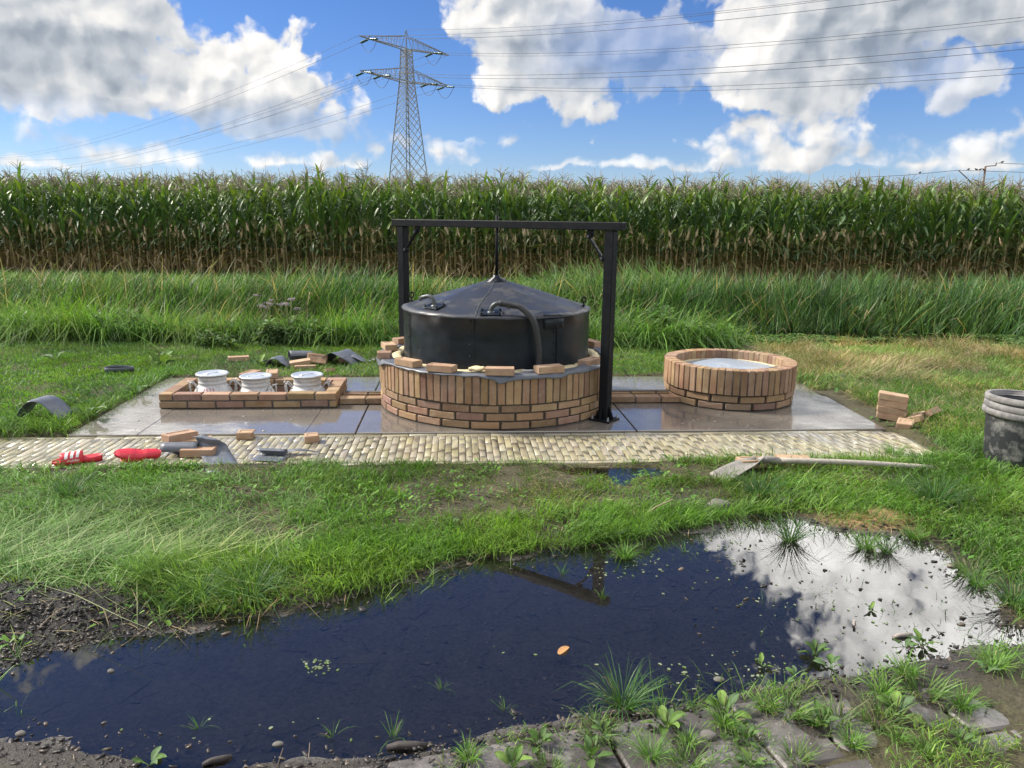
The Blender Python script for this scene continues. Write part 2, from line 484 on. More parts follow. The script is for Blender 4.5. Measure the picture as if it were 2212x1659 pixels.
def mat_plain(name, col, rough=0.6, metal=0.0, nscale=30.0, amount=0.25, bumpd=0.001, spec=0.5, coat=0.0, dirt=None, dscale=8.0, use_col=False, rvar=0.15):
    m, T = material(name)
    v = obj_co(T)
    n1 = noise(T, v, nscale, 5.0)
    base = T.n('Attribute', attribute_name='Col').outputs['Color'] if use_col else (*col, 1)
    if use_col: dark = T.vmath('SCALE', base, scale=1 - amount)
    else: dark = tuple(x * (1 - amount) for x in col)
    c = T.mix(T.rng(n1, 0.3, 0.7), base, dark)
    r = T.rng(n1, 0.3, 0.7, rough - rvar * 0.5, min(1, rough + rvar))
    if dirt:
        d = T.rng(noise(T, v, dscale, 6.0, 0.65), 0.52, 0.66)
        c = T.mix(T.math('MULTIPLY', d, dirt[1]), c, dirt[0])
        r = T.mix(d, r, 0.85, typ='FLOAT')
    p = T.n('BsdfPrincipled', {'Base Color': c, 'Roughness': r, 'Metallic': metal, 'Specular IOR Level': spec, 'Coat Weight': coat, 'Coat Roughness': 0.15,
                               'Normal': bump(T, n1, bumpd)})
    finish(T, p.outputs[0]); return m

MAT = {}
MAT['grass'] = mat_leaf('grass_blade', 0.35, 0.5, 0.35)
MAT['straw'] = mat_leaf('dry_grass', 0.2, 0.7, 0.2)
MAT['maize'] = mat_leaf('maize_leaf', 0.30, 0.42, 0.45)
MAT['weed'] = mat_leaf('weed_leaf', 0.25, 0.6, 0.25)
MAT['husk'] = mat_plain('maize_husk', (1, 1, 1), 0.7, use_col=True, nscale=25)
MAT['brick'] = mat_brick('wall_brick')
MAT['loose'] = mat_brick('loose_brick', per_object=True)
MAT['mortar'] = mat_plain('dark_mortar', (.12, .11, .098), 0.9, nscale=60, amount=.35, bumpd=.003)
MAT['iron'] = mat_plain('black_painted_steel', (.005, .006, .009), 0.42, spec=.22, nscale=12, amount=.3, bumpd=.0006, dirt=((.03, .03, .03), .10), dscale=30)
MAT['galv'] = mat_plain('galvanised_lattice', (.27, .29, .29), 0.6, 0.1, nscale=1.5, amount=.2)
MAT['glass_green'] = mat_plain('green_glass_insulator', (.02, .12, .09), 0.2)
MAT['wire'] = mat_plain('aluminium_wire', (.10, .105, .11), 0.5, 0.4)
MAT['alu'] = mat_plain('worn_aluminium', (.64, .64, .63), 0.5, 0.25, nscale=9, amount=.14, bumpd=.0008, dirt=((.30, .27, .25), .4), dscale=26)
MAT['alu_lid'] = mat_plain('bright_aluminium_lid', (.66, .70, .74), 0.30, 0.55, nscale=14, amount=.1, bumpd=.0004)
MAT['hose'] = mat_plain('black_rubber_hose', (.030, .031, .034), 0.5, nscale=40, amount=.3)
MAT['pipe'] = mat_plain('worn_steel_pipe', (.10, .11, .11), 0.4, 0.6, nscale=40)
MAT['sheet'] = mat_plain('grey_plastic_sheet', (.125, .138, .165), 0.36, nscale=7, amount=.25, bumpd=.004, dirt=((.22, .23, .25), .25), dscale=18)
MAT['lining'] = mat_plain('pale_plastic_lining', (.30, .35, .41), 0.28, nscale=5, amount=.12, bumpd=.002)
MAT['foam'] = mat_plain('cream_foam', (.72, .62, .38), 0.9, nscale=40, amount=.25, bumpd=.006)
MAT['red'] = mat_plain('red_rubber', (.55, .022, .04), 0.42, nscale=60, amount=.12)
MAT['white'] = mat_plain('white_rubber', (.78, .76, .74), 0.5, nscale=60, amount=.1)
MAT['ink'] = mat_plain('dark_red_marker', (.45, .03, .05), 0.6)
MAT['bucket'] = mat_plain('mortar_stained_plastic', (.028, .031, .036), 0.55, nscale=25, amount=.3, bumpd=.002, dirt=((.33, .32, .30), .62), dscale=9)
MAT['rim'] = mat_plain('mortar_caked_rim', (.27, .26, .25), 0.8, nscale=22, amount=.45, bumpd=.003, dirt=((.08, .08, .085), .6), dscale=16)
MAT['wood'] = mat_plain('weathered_wood', (.44, .40, .34), 0.75, nscale=30, amount=.3, bumpd=.002)
MAT['steel'] = mat_plain('mortar_grey_steel', (.33, .31, .28), 0.65, 0.3, nscale=18, amount=.3, bumpd=.003)
MAT['pole'] = mat_plain('brown_pole', (.16, .10, .07), 0.8)
MAT['bird'] = mat_plain('dark_bird', (.03, .03, .035), 0.7)
MAT['stone'] = mat_plain('grey_stone', (.15, .14, .125), 0.85, nscale=12, amount=.4, bumpd=.012, dirt=((.09, .08, .07), .6), dscale=20)
MAT['chip'] = mat_plain('wet_wood_chip', (1, 1, 1), 0.45, use_col=True, nscale=20, amount=.35)
MAT['twig'] = mat_plain('dry_stem', (1, 1, 1), 0.75, use_col=True, nscale=30)

def mat_tank():
    m, T = material('dark_blue_tank_paint')
    v = obj_co(T)
    dent = noise(T, v, 1.7, 2.0); n1 = noise(T, v, 9.0, 5.0); n2 = noise(T, v, 60.0, 4.0, 0.6)
    c = T.mix(T.rng(n1, 0.3, 0.7), (0.0085, 0.0125, 0.017, 1), (0.013, 0.018, 0.026, 1))
    spots = T.rng(noise(T, T.vmath('ADD', v, (3, 3, 3)), 6.0, 6.0, 0.65), 0.62, 0.72)
    c = T.mix(T.math('MULTIPLY', spots, 0.35), c, (0.05, 0.055, 0.055, 1))
    r = T.rng(n1, 0.25, 0.75, 0.26, 0.46)
    h = T.math('ADD', T.math('MULTIPLY', dent, 6.0), T.math('MULTIPLY', n2, 0.06))
    p = T.n('BsdfPrincipled', {'Base Color': c, 'Roughness': r, 'Specular IOR Level': 0.3, 'Normal': bump(T, h, 0.02, 0.7)})
    finish(T, p.outputs[0]); return m
MAT['tank'] = mat_tank()

MAT['tanklid'] = mat_plain('sky_sheen_lid_paint', (.030, .034, .043), 0.40, nscale=5, amount=.3, bumpd=.0015, spec=.5, dirt=((.075, .08, .085), .3), dscale=7)  # lid base colour raised and blued to stand for the sky's reflection
def mat_concrete():
    m, T = material('wet_concrete')
    v = T.n('NewGeometry').outputs['Position']
    n1 = noise(T, v, 2.2, 5.0, 0.6); n2 = noise(T, v, 90.0, 3.0); n3 = noise(T, v, 0.9, 3.0)
    c = T.mix(T.rng(n1, 0.3, 0.7), (0.15, 0.132, 0.108, 1), (0.088, 0.077, 0.064, 1))
    c = T.mix(T.math('MULTIPLY', T.rng(n2, 0.55, 0.7), 0.4), c, (0.33, 0.31, 0.28, 1))
    stain = T.rng(noise(T, T.vmath('ADD', v, (7, 1, 0)), 5.0, 5.0), 0.6, 0.75)
    c = T.mix(T.math('MULTIPLY', stain, 0.5), c, (0.10, 0.08, 0.06, 1))
    r = T.rng(T.math('ADD', T.math('MULTIPLY', n1, 0.5), T.math('MULTIPLY', n3, 0.5)), 0.44, 0.58, 0.035, 0.17)
    base = T.n('BsdfPrincipled', {'Base Color': c, 'Roughness': 0.7, 'Normal': bump(T, n2, 0.002)}).outputs[0]
    film = T.n('BsdfGlossy', {'Color': (1, 1, 1, 1), 'Roughness': r, 'Normal': bump(T, T.math('ADD', n1, T.math('MULTIPLY', n2, 0.02)), 0.004)}).outputs[0]
    f = T.n('Fresnel', {'IOR': 2.1}).outputs[0]
    finish(T, T.n('MixShader', {0: f, 1: base, 2: film}).outputs[0])
    return m
MAT['concrete'] = mat_concrete()
def mat_clinker():
    m, T = material('wet_yellow_clinker')
    v = T.n('NewGeometry').outputs['Position']
    c = T.n('Attribute', attribute_name='Col').outputs['Color']
    n1 = noise(T, v, 30.0, 4.0); n3 = noise(T, v, 1.3, 3.0); n2 = noise(T, v, 240.0, 2.0)
    c = T.mix(T.rng(n1, 0.35, 0.75), c, T.vmath('MULTIPLY', c, (0.85, 0.82, 0.75)))
    moss = T.rng(noise(T, T.vmath('ADD', v, (2, 9, 0)), 0.9, 4.0), 0.5, 0.68)
    c = T.mix(T.math('MULTIPLY', moss, 0.3), c, (0.22, 0.20, 0.07, 1))
    base = T.n('BsdfPrincipled', {'Base Color': c, 'Roughness': 0.6, 'Normal': bump(T, n1, 0.0015)}).outputs[0]
    r = T.rng(n3, 0.4, 0.62, 0.18, 0.36)
    film = T.n('BsdfGlossy', {'Roughness': r, 'Normal': bump(T, T.math('ADD', n1, T.math('MULTIPLY', n2, 0.25)), 0.0012)}).outputs[0]
    f = T.n('Fresnel', {'IOR': 1.6}).outputs[0]
    finish(T, T.n('MixShader', {0: f, 1: base, 2: film}).outputs[0])
    return m
MAT['clinker'] = mat_clinker()
def mat_ground():
    m, T = material('soil')
    v = T.n('NewGeometry').outputs['Position']
    at_ = T.n('Attribute', attribute_name='Col')
    n1 = noise(T, v, 7.0, 6.0, 0.65); n2 = noise(T, v, 60.0, 5.0, 0.65)
    k = T.math('ADD', T.rng(n1, 0.3, 0.7, 0.6, 1.0), T.rng(n2, 0.3, 0.7, -0.25, 0.55))
    c = T.vmath('SCALE', at_.outputs['Color']); T.link(k, c.node.inputs['Scale'])
    wet = at_.outputs['Alpha']
    r = T.math('MULTIPLY_ADD', wet, -0.5, 0.92)
    h = T.math('ADD', n1, T.math('MULTIPLY', n2, 0.6))
    p = T.n('BsdfPrincipled', {'Base Color': c, 'Roughness': r, 'Specular IOR Level': 0.4, 'Normal': bump(T, h, 0.02)})
    finish(T, p.outputs[0]); return m
MAT['ground'] = mat_ground()
def mat_water(name, tint, ior, ripple, deep=0.0):
    m, T = material(name)
    v = T.n('NewGeometry').outputs['Position']
    nb = bump(T, noise(T, v, 3.0, 2.0), ripple)
    g = T.n('BsdfGlossy', {'Color': (1, 1, 1, 1), 'Roughness': 0.0, 'Normal': nb}).outputs[0]
    t = T.n('BsdfTransparent', {'Color': (*tint, 1)}).outputs[0]
    f = T.n('Fresnel', {'IOR': ior, 'Normal': nb}).outputs[0]
    finish(T, T.n('MixShader', {0: f, 1: t, 2: g}).outputs[0]); return m
MAT['puddle'] = mat_water('puddle_water', (.82, .80, .78), 1.70, 0.0006)
MAT['ditch'] = mat_water('ditch_water', (.15, .16, .14), 1.4, 0.002)
def mat_paver():
    m, T = material('dirty_concrete_paver')
    v = T.n('NewGeometry').outputs['Position']
    n1 = noise(T, v, 5.0, 6.0, 0.6); n2 = noise(T, v, 120.0, 3.0)
    c = T.mix(T.rng(n1, 0.35, 0.65), (0.20, 0.185, 0.178, 1), (0.095, 0.086, 0.08, 1))
    c = T.mix(T.math('MULTIPLY', T.rng(n2, 0.62, 0.7), 0.5), c, (0.5, 0.48, 0.45, 1))
    d = T.rng(noise(T, T.vmath('ADD', v, (3, 5, 0)), 3.5, 7.0, 0.7), 0.46, 0.56)
    c = T.mix(T.math('MULTIPLY', d, 0.8), c, (0.05, 0.042, 0.037, 1))
    r = T.rng(n1, 0.3, 0.7, 0.3, 0.65)
    p = T.n('BsdfPrincipled', {'Base Color': c, 'Roughness': r, 'Normal': bump(T, T.math('ADD', n1, T.math('MULTIPLY', n2, 0.3)), 0.006)})
    finish(T, p.outputs[0]); return m
MAT['paver'] = mat_paver()

# ------------------------------------------------------------------ the site frame: the slab and the path lie turned by a few degrees
TH = rad(4.2)
CT, ST = math.cos(TH), math.sin(TH)
def W(u, v, z=0.0): return np.array([u * CT - v * ST, u * ST + v * CT, z])
def UV(x, y): return x * CT + y * ST, -x * ST + y * CT
WATER = -0.020
PUDDLE = [gp(*p, WATER) for p in ((-200, 1500), (0, 1452), (150, 1398), (300, 1378), (420, 1356), (560, 1340), (640, 1325), (740, 1302), (860, 1262), (950, 1225), (1040, 1206),
    (1100, 1212), (1180, 1198), (1280, 1188), (1350, 1182), (1420, 1158), (1500, 1146), (1580, 1128), (1650, 1120), (1740, 1122), (1800, 1140), (1880, 1152), (1960, 1152),
    (2020, 1180), (2060, 1215), (2110, 1245), (2140, 1270), (2150, 1310), (2165, 1350), (2240, 1370), (2320, 1385), (2320, 1400), (2150, 1402), (2060, 1408), (1960, 1432), (1880, 1468), (1780, 1478), (1700, 1492),
    (1560, 1496), (1450, 1530), (1300, 1556), (1170, 1572), (1040, 1602), (900, 1626), (800, 1640), (640, 1640), (480, 1652), (330, 1640), (200, 1618), (60, 1600), (-100, 1590), (-400, 1600))]
PUDDLE2 = [gp(*p, WATER) for p in ((1190, 1012), (1290, 1011), (1420, 1011), (1440, 1022), (1380, 1030), (1345, 1052), (1318, 1034), (1240, 1028))]
EDGE_A, EDGE_ANG = np.array([-0.36, 1.918]), rad(15.0)
E1 = np.array([math.cos(EDGE_ANG), math.sin(EDGE_ANG)]); E2 = np.array([-math.sin(EDGE_ANG), math.cos(EDGE_ANG)])
SAND = gp(1885, 1118)[:2]
def pave_uv(x, y):
    dx, dy = x - EDGE_A[0], y - EDGE_A[1]
    return dx * E1[0] + dy * E1[1], dx * E2[0] + dy * E2[1]
def ditch_y(x): return 11.2 - 0.0 * x
def gz(x, y):
    x = np.asarray(x, float); y = np.asarray(y, float)
    near = 1 - sstep(14, 22, np.hypot(x, y))
    z = 0.006 + near * (0.05 * (fbm(x * 1.3, y * 1.3, 3) - 0.5) + 0.03 * (fbm(x * 7, y * 7, 5) - 0.5))
    sd = sdf(PUDDLE, x, y); sd = sd + 0.14 * (fbm(x * 5, y * 5, 9) - 0.5) * (sd < 1.0)
    sd2 = sdf(PUDDLE2, x, y) + 0.05 * (fbm(x * 9, y * 9, 19) - 0.5)
    lump = 0.10 * sstep(0.0, 0.5, sd) * np.exp(-(((x + 1.75) / 0.75) ** 2 + ((y - 2.75) / 0.35) ** 2)) * (0.3 + 1.4 * fbm(x * 8, y * 8, 21))
    z = np.where(sd < 1.0, np.maximum(z, -0.012) * sstep(0, 0.35, sd) + (1 - sstep(0, 0.35, sd)) * WATER, z) + lump
    deep = -0.03 * sstep(0.0, 0.30, -sd) - 0.012 * sstep(0, 0.05, -sd) + 0.02 * (fbm(x * 6, y * 6, 31) - 0.5)
    z = np.where(sd < 0.02, z + deep, z)
    z = z - 0.045 * sstep(-0.05, 0.05, -sd2)
    z = z + 0.035 * np.exp(-((x - SAND[0]) ** 2 / 0.05 + (y - SAND[1]) ** 2 / 0.012))
    u, v = UV(x, y)
    slab = (1 - sstep(0.0, 0.03, np.maximum(np.maximum(-2.70 - u, u - 3.20), np.maximum(4.64 - v, v - 7.32))))
    path = (1 - sstep(0.0, 0.03, np.maximum(u - 3.27, np.maximum(4.655 - v, v - 5.34))))
    z = np.where((slab > 0) | (path > 0), z * (1 - np.maximum(slab, path)) - 0.05 * np.maximum(slab, path), z)
    pit = (u > -2.24) & (u < -1.06) & (v > 6.19) & (v < 6.63)
    z = np.where(pit, -0.5, z)
    pu, pv = pave_uv(x, y)
    pav = (1 - sstep(0, 0.05, np.maximum(pv, -(pu + 0.5))))
    z = z * (1 - pav) + pav * (-0.022 + .012 * sstep(.8, 1.5, pu) + (.045 + .025 * sstep(.8, 1.4, pu)) * (fbm(x * 4.2, y * 4.2, 45, 5) - .46) + .016 * sstep(.5, 1.6, pu))
    d = np.where(y < 11.2, sstep(9.45, 10.5, y), 1 - sstep(12.0, 13.1, y)) * near
    z = z - 0.62 * d
    return z

# ------------------------------------------------------------------ ground: one sheet to the horizon
def build_ground():
    xs = np.concatenate([-np.geomspace(3000, 16, 16), np.arange(-14, -4.2, .25), np.arange(-4.2, 5.0, .032), np.arange(5.0, 14, .25), np.geomspace(16, 3000, 16)])
    ys = np.concatenate([-np.geomspace(3000, 4, 14), np.arange(-3, 1.0, .5), np.arange(1.1, 5.0, .026), np.arange(5.0, 8.9, .08), np.arange(8.9, 13.6, .07), np.arange(14, 24, .5), np.geomspace(25, 4000, 18)])
    X, Y = np.meshgrid(xs, ys, indexing='ij')
    Z = gz(X, Y)
    V = np.stack([X, Y, Z], -1).reshape(-1, 3)
    nx, ny = len(xs), len(ys)
    I = (np.arange(nx - 1)[:, None] * ny + np.arange(ny - 1)[None, :]).ravel()
    Q = np.stack([I, I + ny, I + ny + 1, I + 1], 1)
    x, y = V[:, 0], V[:, 1]
    sd = sdf(PUDDLE, x, y)
    c = np.zeros((len(V), 4)); c[:] = (.070, .062, .030, 0.2)
    def put(mask, col):
        m = np.clip(mask, 0, 1)[:, None]; c[:] = c * (1 - m) + np.array(col) * m
    put(sstep(12.6, 13.4, y), (.075, .085, .035, 0)); put(sstep(18, 19, y), (.09, .075, .045, 0))
    put(1 - sstep(-0.1, 0.5, sd + 0.5 * (fbm(x * 3, y * 3, 40) - .5)), (.038, .032, .028, 0.75))
    bare = sstep(0.50, 0.62, fbm(x * 2.2, y * 2.2, 8)) * (y > 3) * (y < 4.75)
    put(bare * 0.8, (.055, .047, .030, 0.4))
    put(np.exp(-(((x + 1.9) / 0.9) ** 2 + ((y - 2.55) / 0.35) ** 2) * 1.2) * 1.5, (.012, .0105, .010, 0.5))
    put(np.exp(-((x - SAND[0]) ** 2 / 0.04 + (y - SAND[1]) ** 2 / 0.012)) * 1.5 * (fbm(x * 12, y * 12, 2) > .33), (.42, .27, .12, 0.3))
    put((sd < .0) * 0.8, (.098, .092, .086, 0.6))
    put(((x > 3.0) & (y > 6.2) & (y < 9.6)) * 0.6 * sstep(.4, .6, fbm(x, y, 77)), (.20, .15, .09, 0))
    put(sstep(9.5, 9.9, y) * (1 - sstep(12.2, 13.0, y)), (.03, .026, .016, 0.5))
    me = np_mesh('ground', V, [Q], c, smooth=True)
    tag(link_mesh('ground', me, MAT['ground']), kind='structure')
    # puddles
    for nm, (x0, y0, x1, y1) in (('puddle', (-3.6, 1.25, 3.7, 3.95)), ('puddle', (0.2, 4.1, 1.5, 4.62))):
        m = MB().add([(x0, y0, WATER), (x1, y0, WATER), (x1, y1, WATER), (x0, y1, WATER)], [[0, 1, 2, 3]])
        tag(m.build(nm, MAT['puddle']), kind='structure')
    m = MB().add([(-30, 9.6, -.20), (30, 9.6, -.20), (30, 12.9, -.20), (-30, 12.9, -.20)], [[0, 1, 2, 3]])
    tag(m.build('ditch_water', MAT['ditch']), kind='structure')
build_ground()

# ------------------------------------------------------------------ concrete slab in three castings, open where the cans stand
def build_slab():
    m = MB()
    def piece(u0, u1, v0, v1, skew0=0, skew1=0):
        g = .004
        V, Fc = chamfer_box(u1 - u0 - 2 * g, v1 - v0 - 2 * g, .09, .004)
        V = V + np.array([(u0 + u1) / 2, (v0 + v1) / 2, -.045])
        t = (V[:, 1] - v0) / (v1 - v0)
        V[:, 0] += np.where(V[:, 0] < (u0 + u1) / 2, skew0 * t, skew1 * t)
        P = np.array([W(a, b, c) for a, b, c in V])
        m.add(P, Fc)
    v0, v1 = 5.342, 7.32
    # around the pit of the cans
    pu0, pu1, pv0, pv1 = -2.22, -1.08, 6.20, 6.62
    piece(-2.70, pu0, v0, v1, -.02, 0); piece(pu1, -.72, v0, v1, 0, .0)
    m2 = []
    piece(pu0 - .008, pu1 + .008, v0, pv0); piece(pu0 - .008, pu1 + .008, pv1, v1)
    piece(-.72, 1.31, v0, v1, 0, 0); piece(1.31, 3.20, v0, v1, 0, .12)
    tag(m.build('concrete_slab', MAT['concrete']), kind='structure')
build_slab()

# ------------------------------------------------------------------ path of yellow clinkers laid on edge
def build_path():
    V0, F0 = chamfer_box(1, 1, 1, .001)
    VV, FQ, FT, CC = [], [], [], []
    tpl = {}
    def brick(u, v, lu, lv):
        k = (round(lu, 3), round(lv, 3))
        if k not in tpl: tpl[k] = chamfer_box(lu, lv, .05, .0022)
        V, Fc = tpl[k]
        V = V.copy()
        V += RNG.normal(0, .0010, V.shape)
        a = RNG.normal(0, .004); V[:, :2] = V[:, :2] @ np.array([[1, a], [-a, 1]])
        V[:, 2] += V[:, 0] * RNG.normal(0, .004) + V[:, 1] * RNG.normal(0, .0015)
        z = -.037 + RNG.normal(0, .0011)
        P = np.stack([(u + V[:, 0]) * CT - (v + V[:, 1]) * ST, (u + V[:, 0]) * ST + (v + V[:, 1]) * CT, V[:, 2] + z], 1)
        n = sum(len(x) for x in VV)
        VV.append(P)
        for f in Fc: (FQ if len(f) == 4 else FT).append([i + n for i in f])
        t = RNG.random()
        c = np.array((.35, .315, .205)) * (.93 + .14 * t) * np.array([1, 1 + RNG.normal(0, .02), 1 + RNG.normal(0, .08)])
        if RNG.random() < .10: c = c * np.array((.85, .83, .78))
        CC.append(np.tile(np.clip(c, .05, .7), (len(V), 1)))
    u = -5.6; i = 0
    while u < 3.25:
        w = .0455 + RNG.normal(0, .001)
        for ve in (4.672, 5.315): pass
        vs = 4.700; vend = 5.290
        off = (.0, .5)[i % 2] * .19
        cuts = [vs] + [c for c in np.arange(vs - .19 + off, vend, .198) if vs + .045 < c < vend - .045] + [vend]
        for a, b in zip(cuts[:-1], cuts[1:]):
            brick(u, (a + b) / 2, w - .0046, b - a - .0030)
        u += w; i += 1
    for vv in (4.673, 5.317):
        u = -5.6
        while u < 3.25:
            L = .195 + RNG.normal(0, .002)
            if u + L > 3.29: break
            brick(u + L / 2, vv, L - .005, .044); u += L
    me = np_mesh('brick_path', np.concatenate(VV), [np.array(FQ), np.array(FT)], np.concatenate(CC))
    path = tag(link_mesh('brick_path', me, MAT['clinker']), kind='structure')
    m = MB().add([W(-5.7, 4.64, -.022), W(3.28, 4.64, -.022), W(3.28, 5.338, -.022), W(-5.7, 5.338, -.022)], [[0, 1, 2, 3]], (.11, .095, .065))
    m.build('joint_bed', MAT['ground'], path)
build_path()

# ------------------------------------------------------------------ concrete grass pavers at the near edge of the puddle
HOLES = []
def build_pavers():
    m = MB(); soil = MB()
    for j in range(0, 7):
        for i in range(-3, 17):
            lu, lv = .21, .31
            a = i * .216 + (.108 if j % 2 else 0) - .10; b = -.02 - (j + .5) * .316
            if a < -.35 and j == 0: continue
            zz = .004 + .010 * j * .3 + RNG.normal(0, .0022)
            V, Fc = chamfer_box(lu - .006, lv - .006, .06, .007)
            r = rot_m(RNG.normal(0, .008), RNG.normal(0, .010), EDGE_ANG + RNG.normal(0, .008))
            c = EDGE_A + a * E1 + b * E2
            m.add(V @ r.T + np.array([c[0], c[1], zz - .03]), Fc)
            if (i + j) % 2 == 0:
                h = c + .105 * E1 + RNG.normal(0, .01, 2)
                HOLES.append((h[0], h[1], zz))
    tag(m.build('paving', MAT['paver']), kind='structure')
    for (x, y, z) in HOLES:
        k = 18; a = np.arange(k) * 2 * math.pi / k
        rings = [(0.056, .000), (.048, .005), (.028, .008), (.008, .009)]
        P = np.stack([np.stack([x + (r + .006 * np.sin(3 * a + x * 40) + RNG.normal(0, .003, k)) * np.cos(a), y + (r + RNG.normal(0, .04 * r, k)) * np.sin(a), z + h - .002 + RNG.normal(0, .0015, k) * (h > 0)], 1) for r, h in rings])
        soil.grid(P, (.040, .033, .027), True, wrap=True)
    tag(soil.build('paver_hole_soil', MAT['ground']), 'dark soil filling the round holes of the pavers', 'soil', kind='stuff')
build_pavers()

# ------------------------------------------------------------------ lattice power pylon
def build_pylon():
    base = (-22.0, 165.0, 0.0)
    ad = np.array([15.72, 17.0, 0]); ad = ad / np.linalg.norm(ad)
    pd = np.array([-ad[1], ad[0], 0])
    root = thing('power_pylon', 'tall grey steel lattice pylon with two cross-arms behind the maize', 'pylon', base)
    def half(z):                                       # half side of the square shaft
        return np.interp(z, [0, 28.3, 34.5], [4.3, 1.25, 0.92]) / math.sqrt(2) * 1.2
    def corner(i, z):
        s = [(1, 1), (1, -1), (-1, -1), (-1, 1)][i]
        return (ad * s[0] + pd * s[1]) * half(z) + np.array([0, 0, z])
    zs = [0.0]
    while zs[-1] < 34.4: zs.append(zs[-1] + max(0.9, half(zs[-1]) * 0.80))
    zs[-1] = 34.5
    for i in range(4):
        m = MB()
        for a, b in zip(zs[:-1:2], zs[2::2]): m.bar(corner(i, a), corner(i, b), .20, b=.01)
        m.bar(corner(i, zs[-2]), corner(i, zs[-1]), .20, b=.01)
        m.build('leg', MAT['galv'], root)
    m = MB()
    for k in range(len(zs) - 1):
        a, b = zs[k], zs[k + 1]
        for i in range(4):
            j = (i + 1) % 4
            m.bar(corner(i, a), corner(j, min(b + (b - a), 34.5)), .085, b=.005)
            m.bar(corner(j, a), corner(i, min(b + (b - a), 34.5)), .085, b=.005)
    for z in (28.3, 30.0, 34.5, 33.2):
        for i in range(4): m.bar(corner(i, z), corner((i + 1) % 4, z), .11, b=.005)
    m.build('lattice_bracing', MAT['galv'], root)
    m = MB()
    for i in range(4): m.bar(corner(i, 34.5), np.array([0, 0, 38.2]), .12, b=.005)
    m.build('peak', MAT['galv'], root)
    L = 11.57
    arms = {}
    for name, zb, zt, ln in (('cross_arm', 34.6, 36.9, L), ('cross_arm', 28.4, 30.9, L)):
        m = MB()
        for s in (-1, 1):
            tip = ad * s * ln + np.array([0, 0, zb + .55])
            h = half(zb) * .95
            lowers = [ad * s * h + pd * q * h + np.array([0, 0, zb]) for q in (-1, 1)]
            uppers = [ad * s * h * .8 + pd * q * h * .6 + np.array([0, 0, zt]) for q in (-1, 1)]
            for p in lowers: m.bar(p, tip, .17, b=.01)
            for p in uppers: m.bar(p, tip, .13, b=.01)
            n = 8
            for k in range(1, n):
                t0, t1 = k / n, (k + .5) / n
                lo = [p + (tip - p) * t0 for p in lowers]; up = [p + (tip - p) * t0 for p in uppers]; lo2 = [p + (tip - p) * t1 for p in lowers]
                m.bar(lo[0], lo[1], .06, b=.004)
                for q in (0, 1):
                    m.bar(lo[q], up[q], .06, b=.004); m.bar(up[q], lo2[q], .06, b=.004)
                m.bar(lo[0], lo2[1], .06, b=.004)
        m.build(name, MAT['galv'], root)
    # strain insulators and the loops under the arms, then the wires
    B = np.array(base)
    wl = np.array([-300.0, 300, 0]); wr = np.array([180.0, -150, 0])
    dl, dr = wl / np.linalg.norm(wl), wr / np.linalg.norm(wr)
    spots = [(-9.3, 34.7), (7.2, 34.7), (-10.6, 28.5), (-6.4, 28.5), (5.8, 28.5), (10.4, 28.5)]
    ins = None
    for s, z in spots:
        P = ad * s + np.array([0, 0, z + .25])
        for d in (dl, dr):
            m = MB()
            d2 = d + np.array([0, 0, -.12]); d2 /= np.linalg.norm(d2)
            for off in (-.16, .16):
                o = np.cross(d2, [0, 0, 1]) * off
                prof = [P + o + d2 * t for t in np.linspace(.4, 2.6, 23)]
                m.tube(prof, [.16 if k % 2 else .10 for k in range(23)], 8)
            m.build('insulator', MAT['glass_green'], root)
        m = MB(); a, b = P + dl * 2.7, P + dr * 2.7
        pts = [a + (b - a) * t + np.array([0, 0, -4 * 2.3 * t * (1 - t)]) for t in np.linspace(0, 1, 13)]
        m.tube(pts, .045, 6)
        m.build('jumper_loop', MAT['wire'], root)
    def wire(p, delta, sag, label, rr=.032):
        p = np.asarray(p) + B
        s = np.linspace(0, 1, 41) ** 1.3
        pts = p + np.outer(s, delta); pts[:, 2] -= 4 * sag * s * (1 - s)
        loc = pts[0].copy()
        o = MB().tube(pts - loc, rr, 5).build('power_line', MAT['wire'], loc=loc)
        tag(o, label, 'cable', 'wires of the high-voltage line')
    nm = ['near end of the upper cross-arm', 'far end of the upper cross-arm', 'near tip of the lower cross-arm', 'inner near half of the lower cross-arm', 'inner far half of the lower cross-arm', 'far tip of the lower cross-arm']
    for k, (s, z) in enumerate(spots):
        P = ad * s + np.array([0, 0, z])
        wire(P + dr * 2.6, wr, 8.0, 'wire crossing the sky away from the %s' % nm[k])
        wire(P + dl * 2.6, wl, 10.0, 'wire receding to the horizon from the %s' % nm[k])
    wire((0, 0, 38.2), wr, 8.0, 'thin earth wire crossing the sky from the pylon peak', .025)
    for s, t in ((-1, 'near'), (1, 'far')):
        wire(ad * s * L + np.array([0, 0, 35.2]), wl, 10.0, 'thin earth wire receding from the %s tip of the upper cross-arm' % t, .025)
        wire(ad * s * L + np.array([0, 0, 35.2]), wr, 8.0, 'thin earth wire crossing the sky from the %s upper cross-arm tip' % t, .025)
build_pylon()

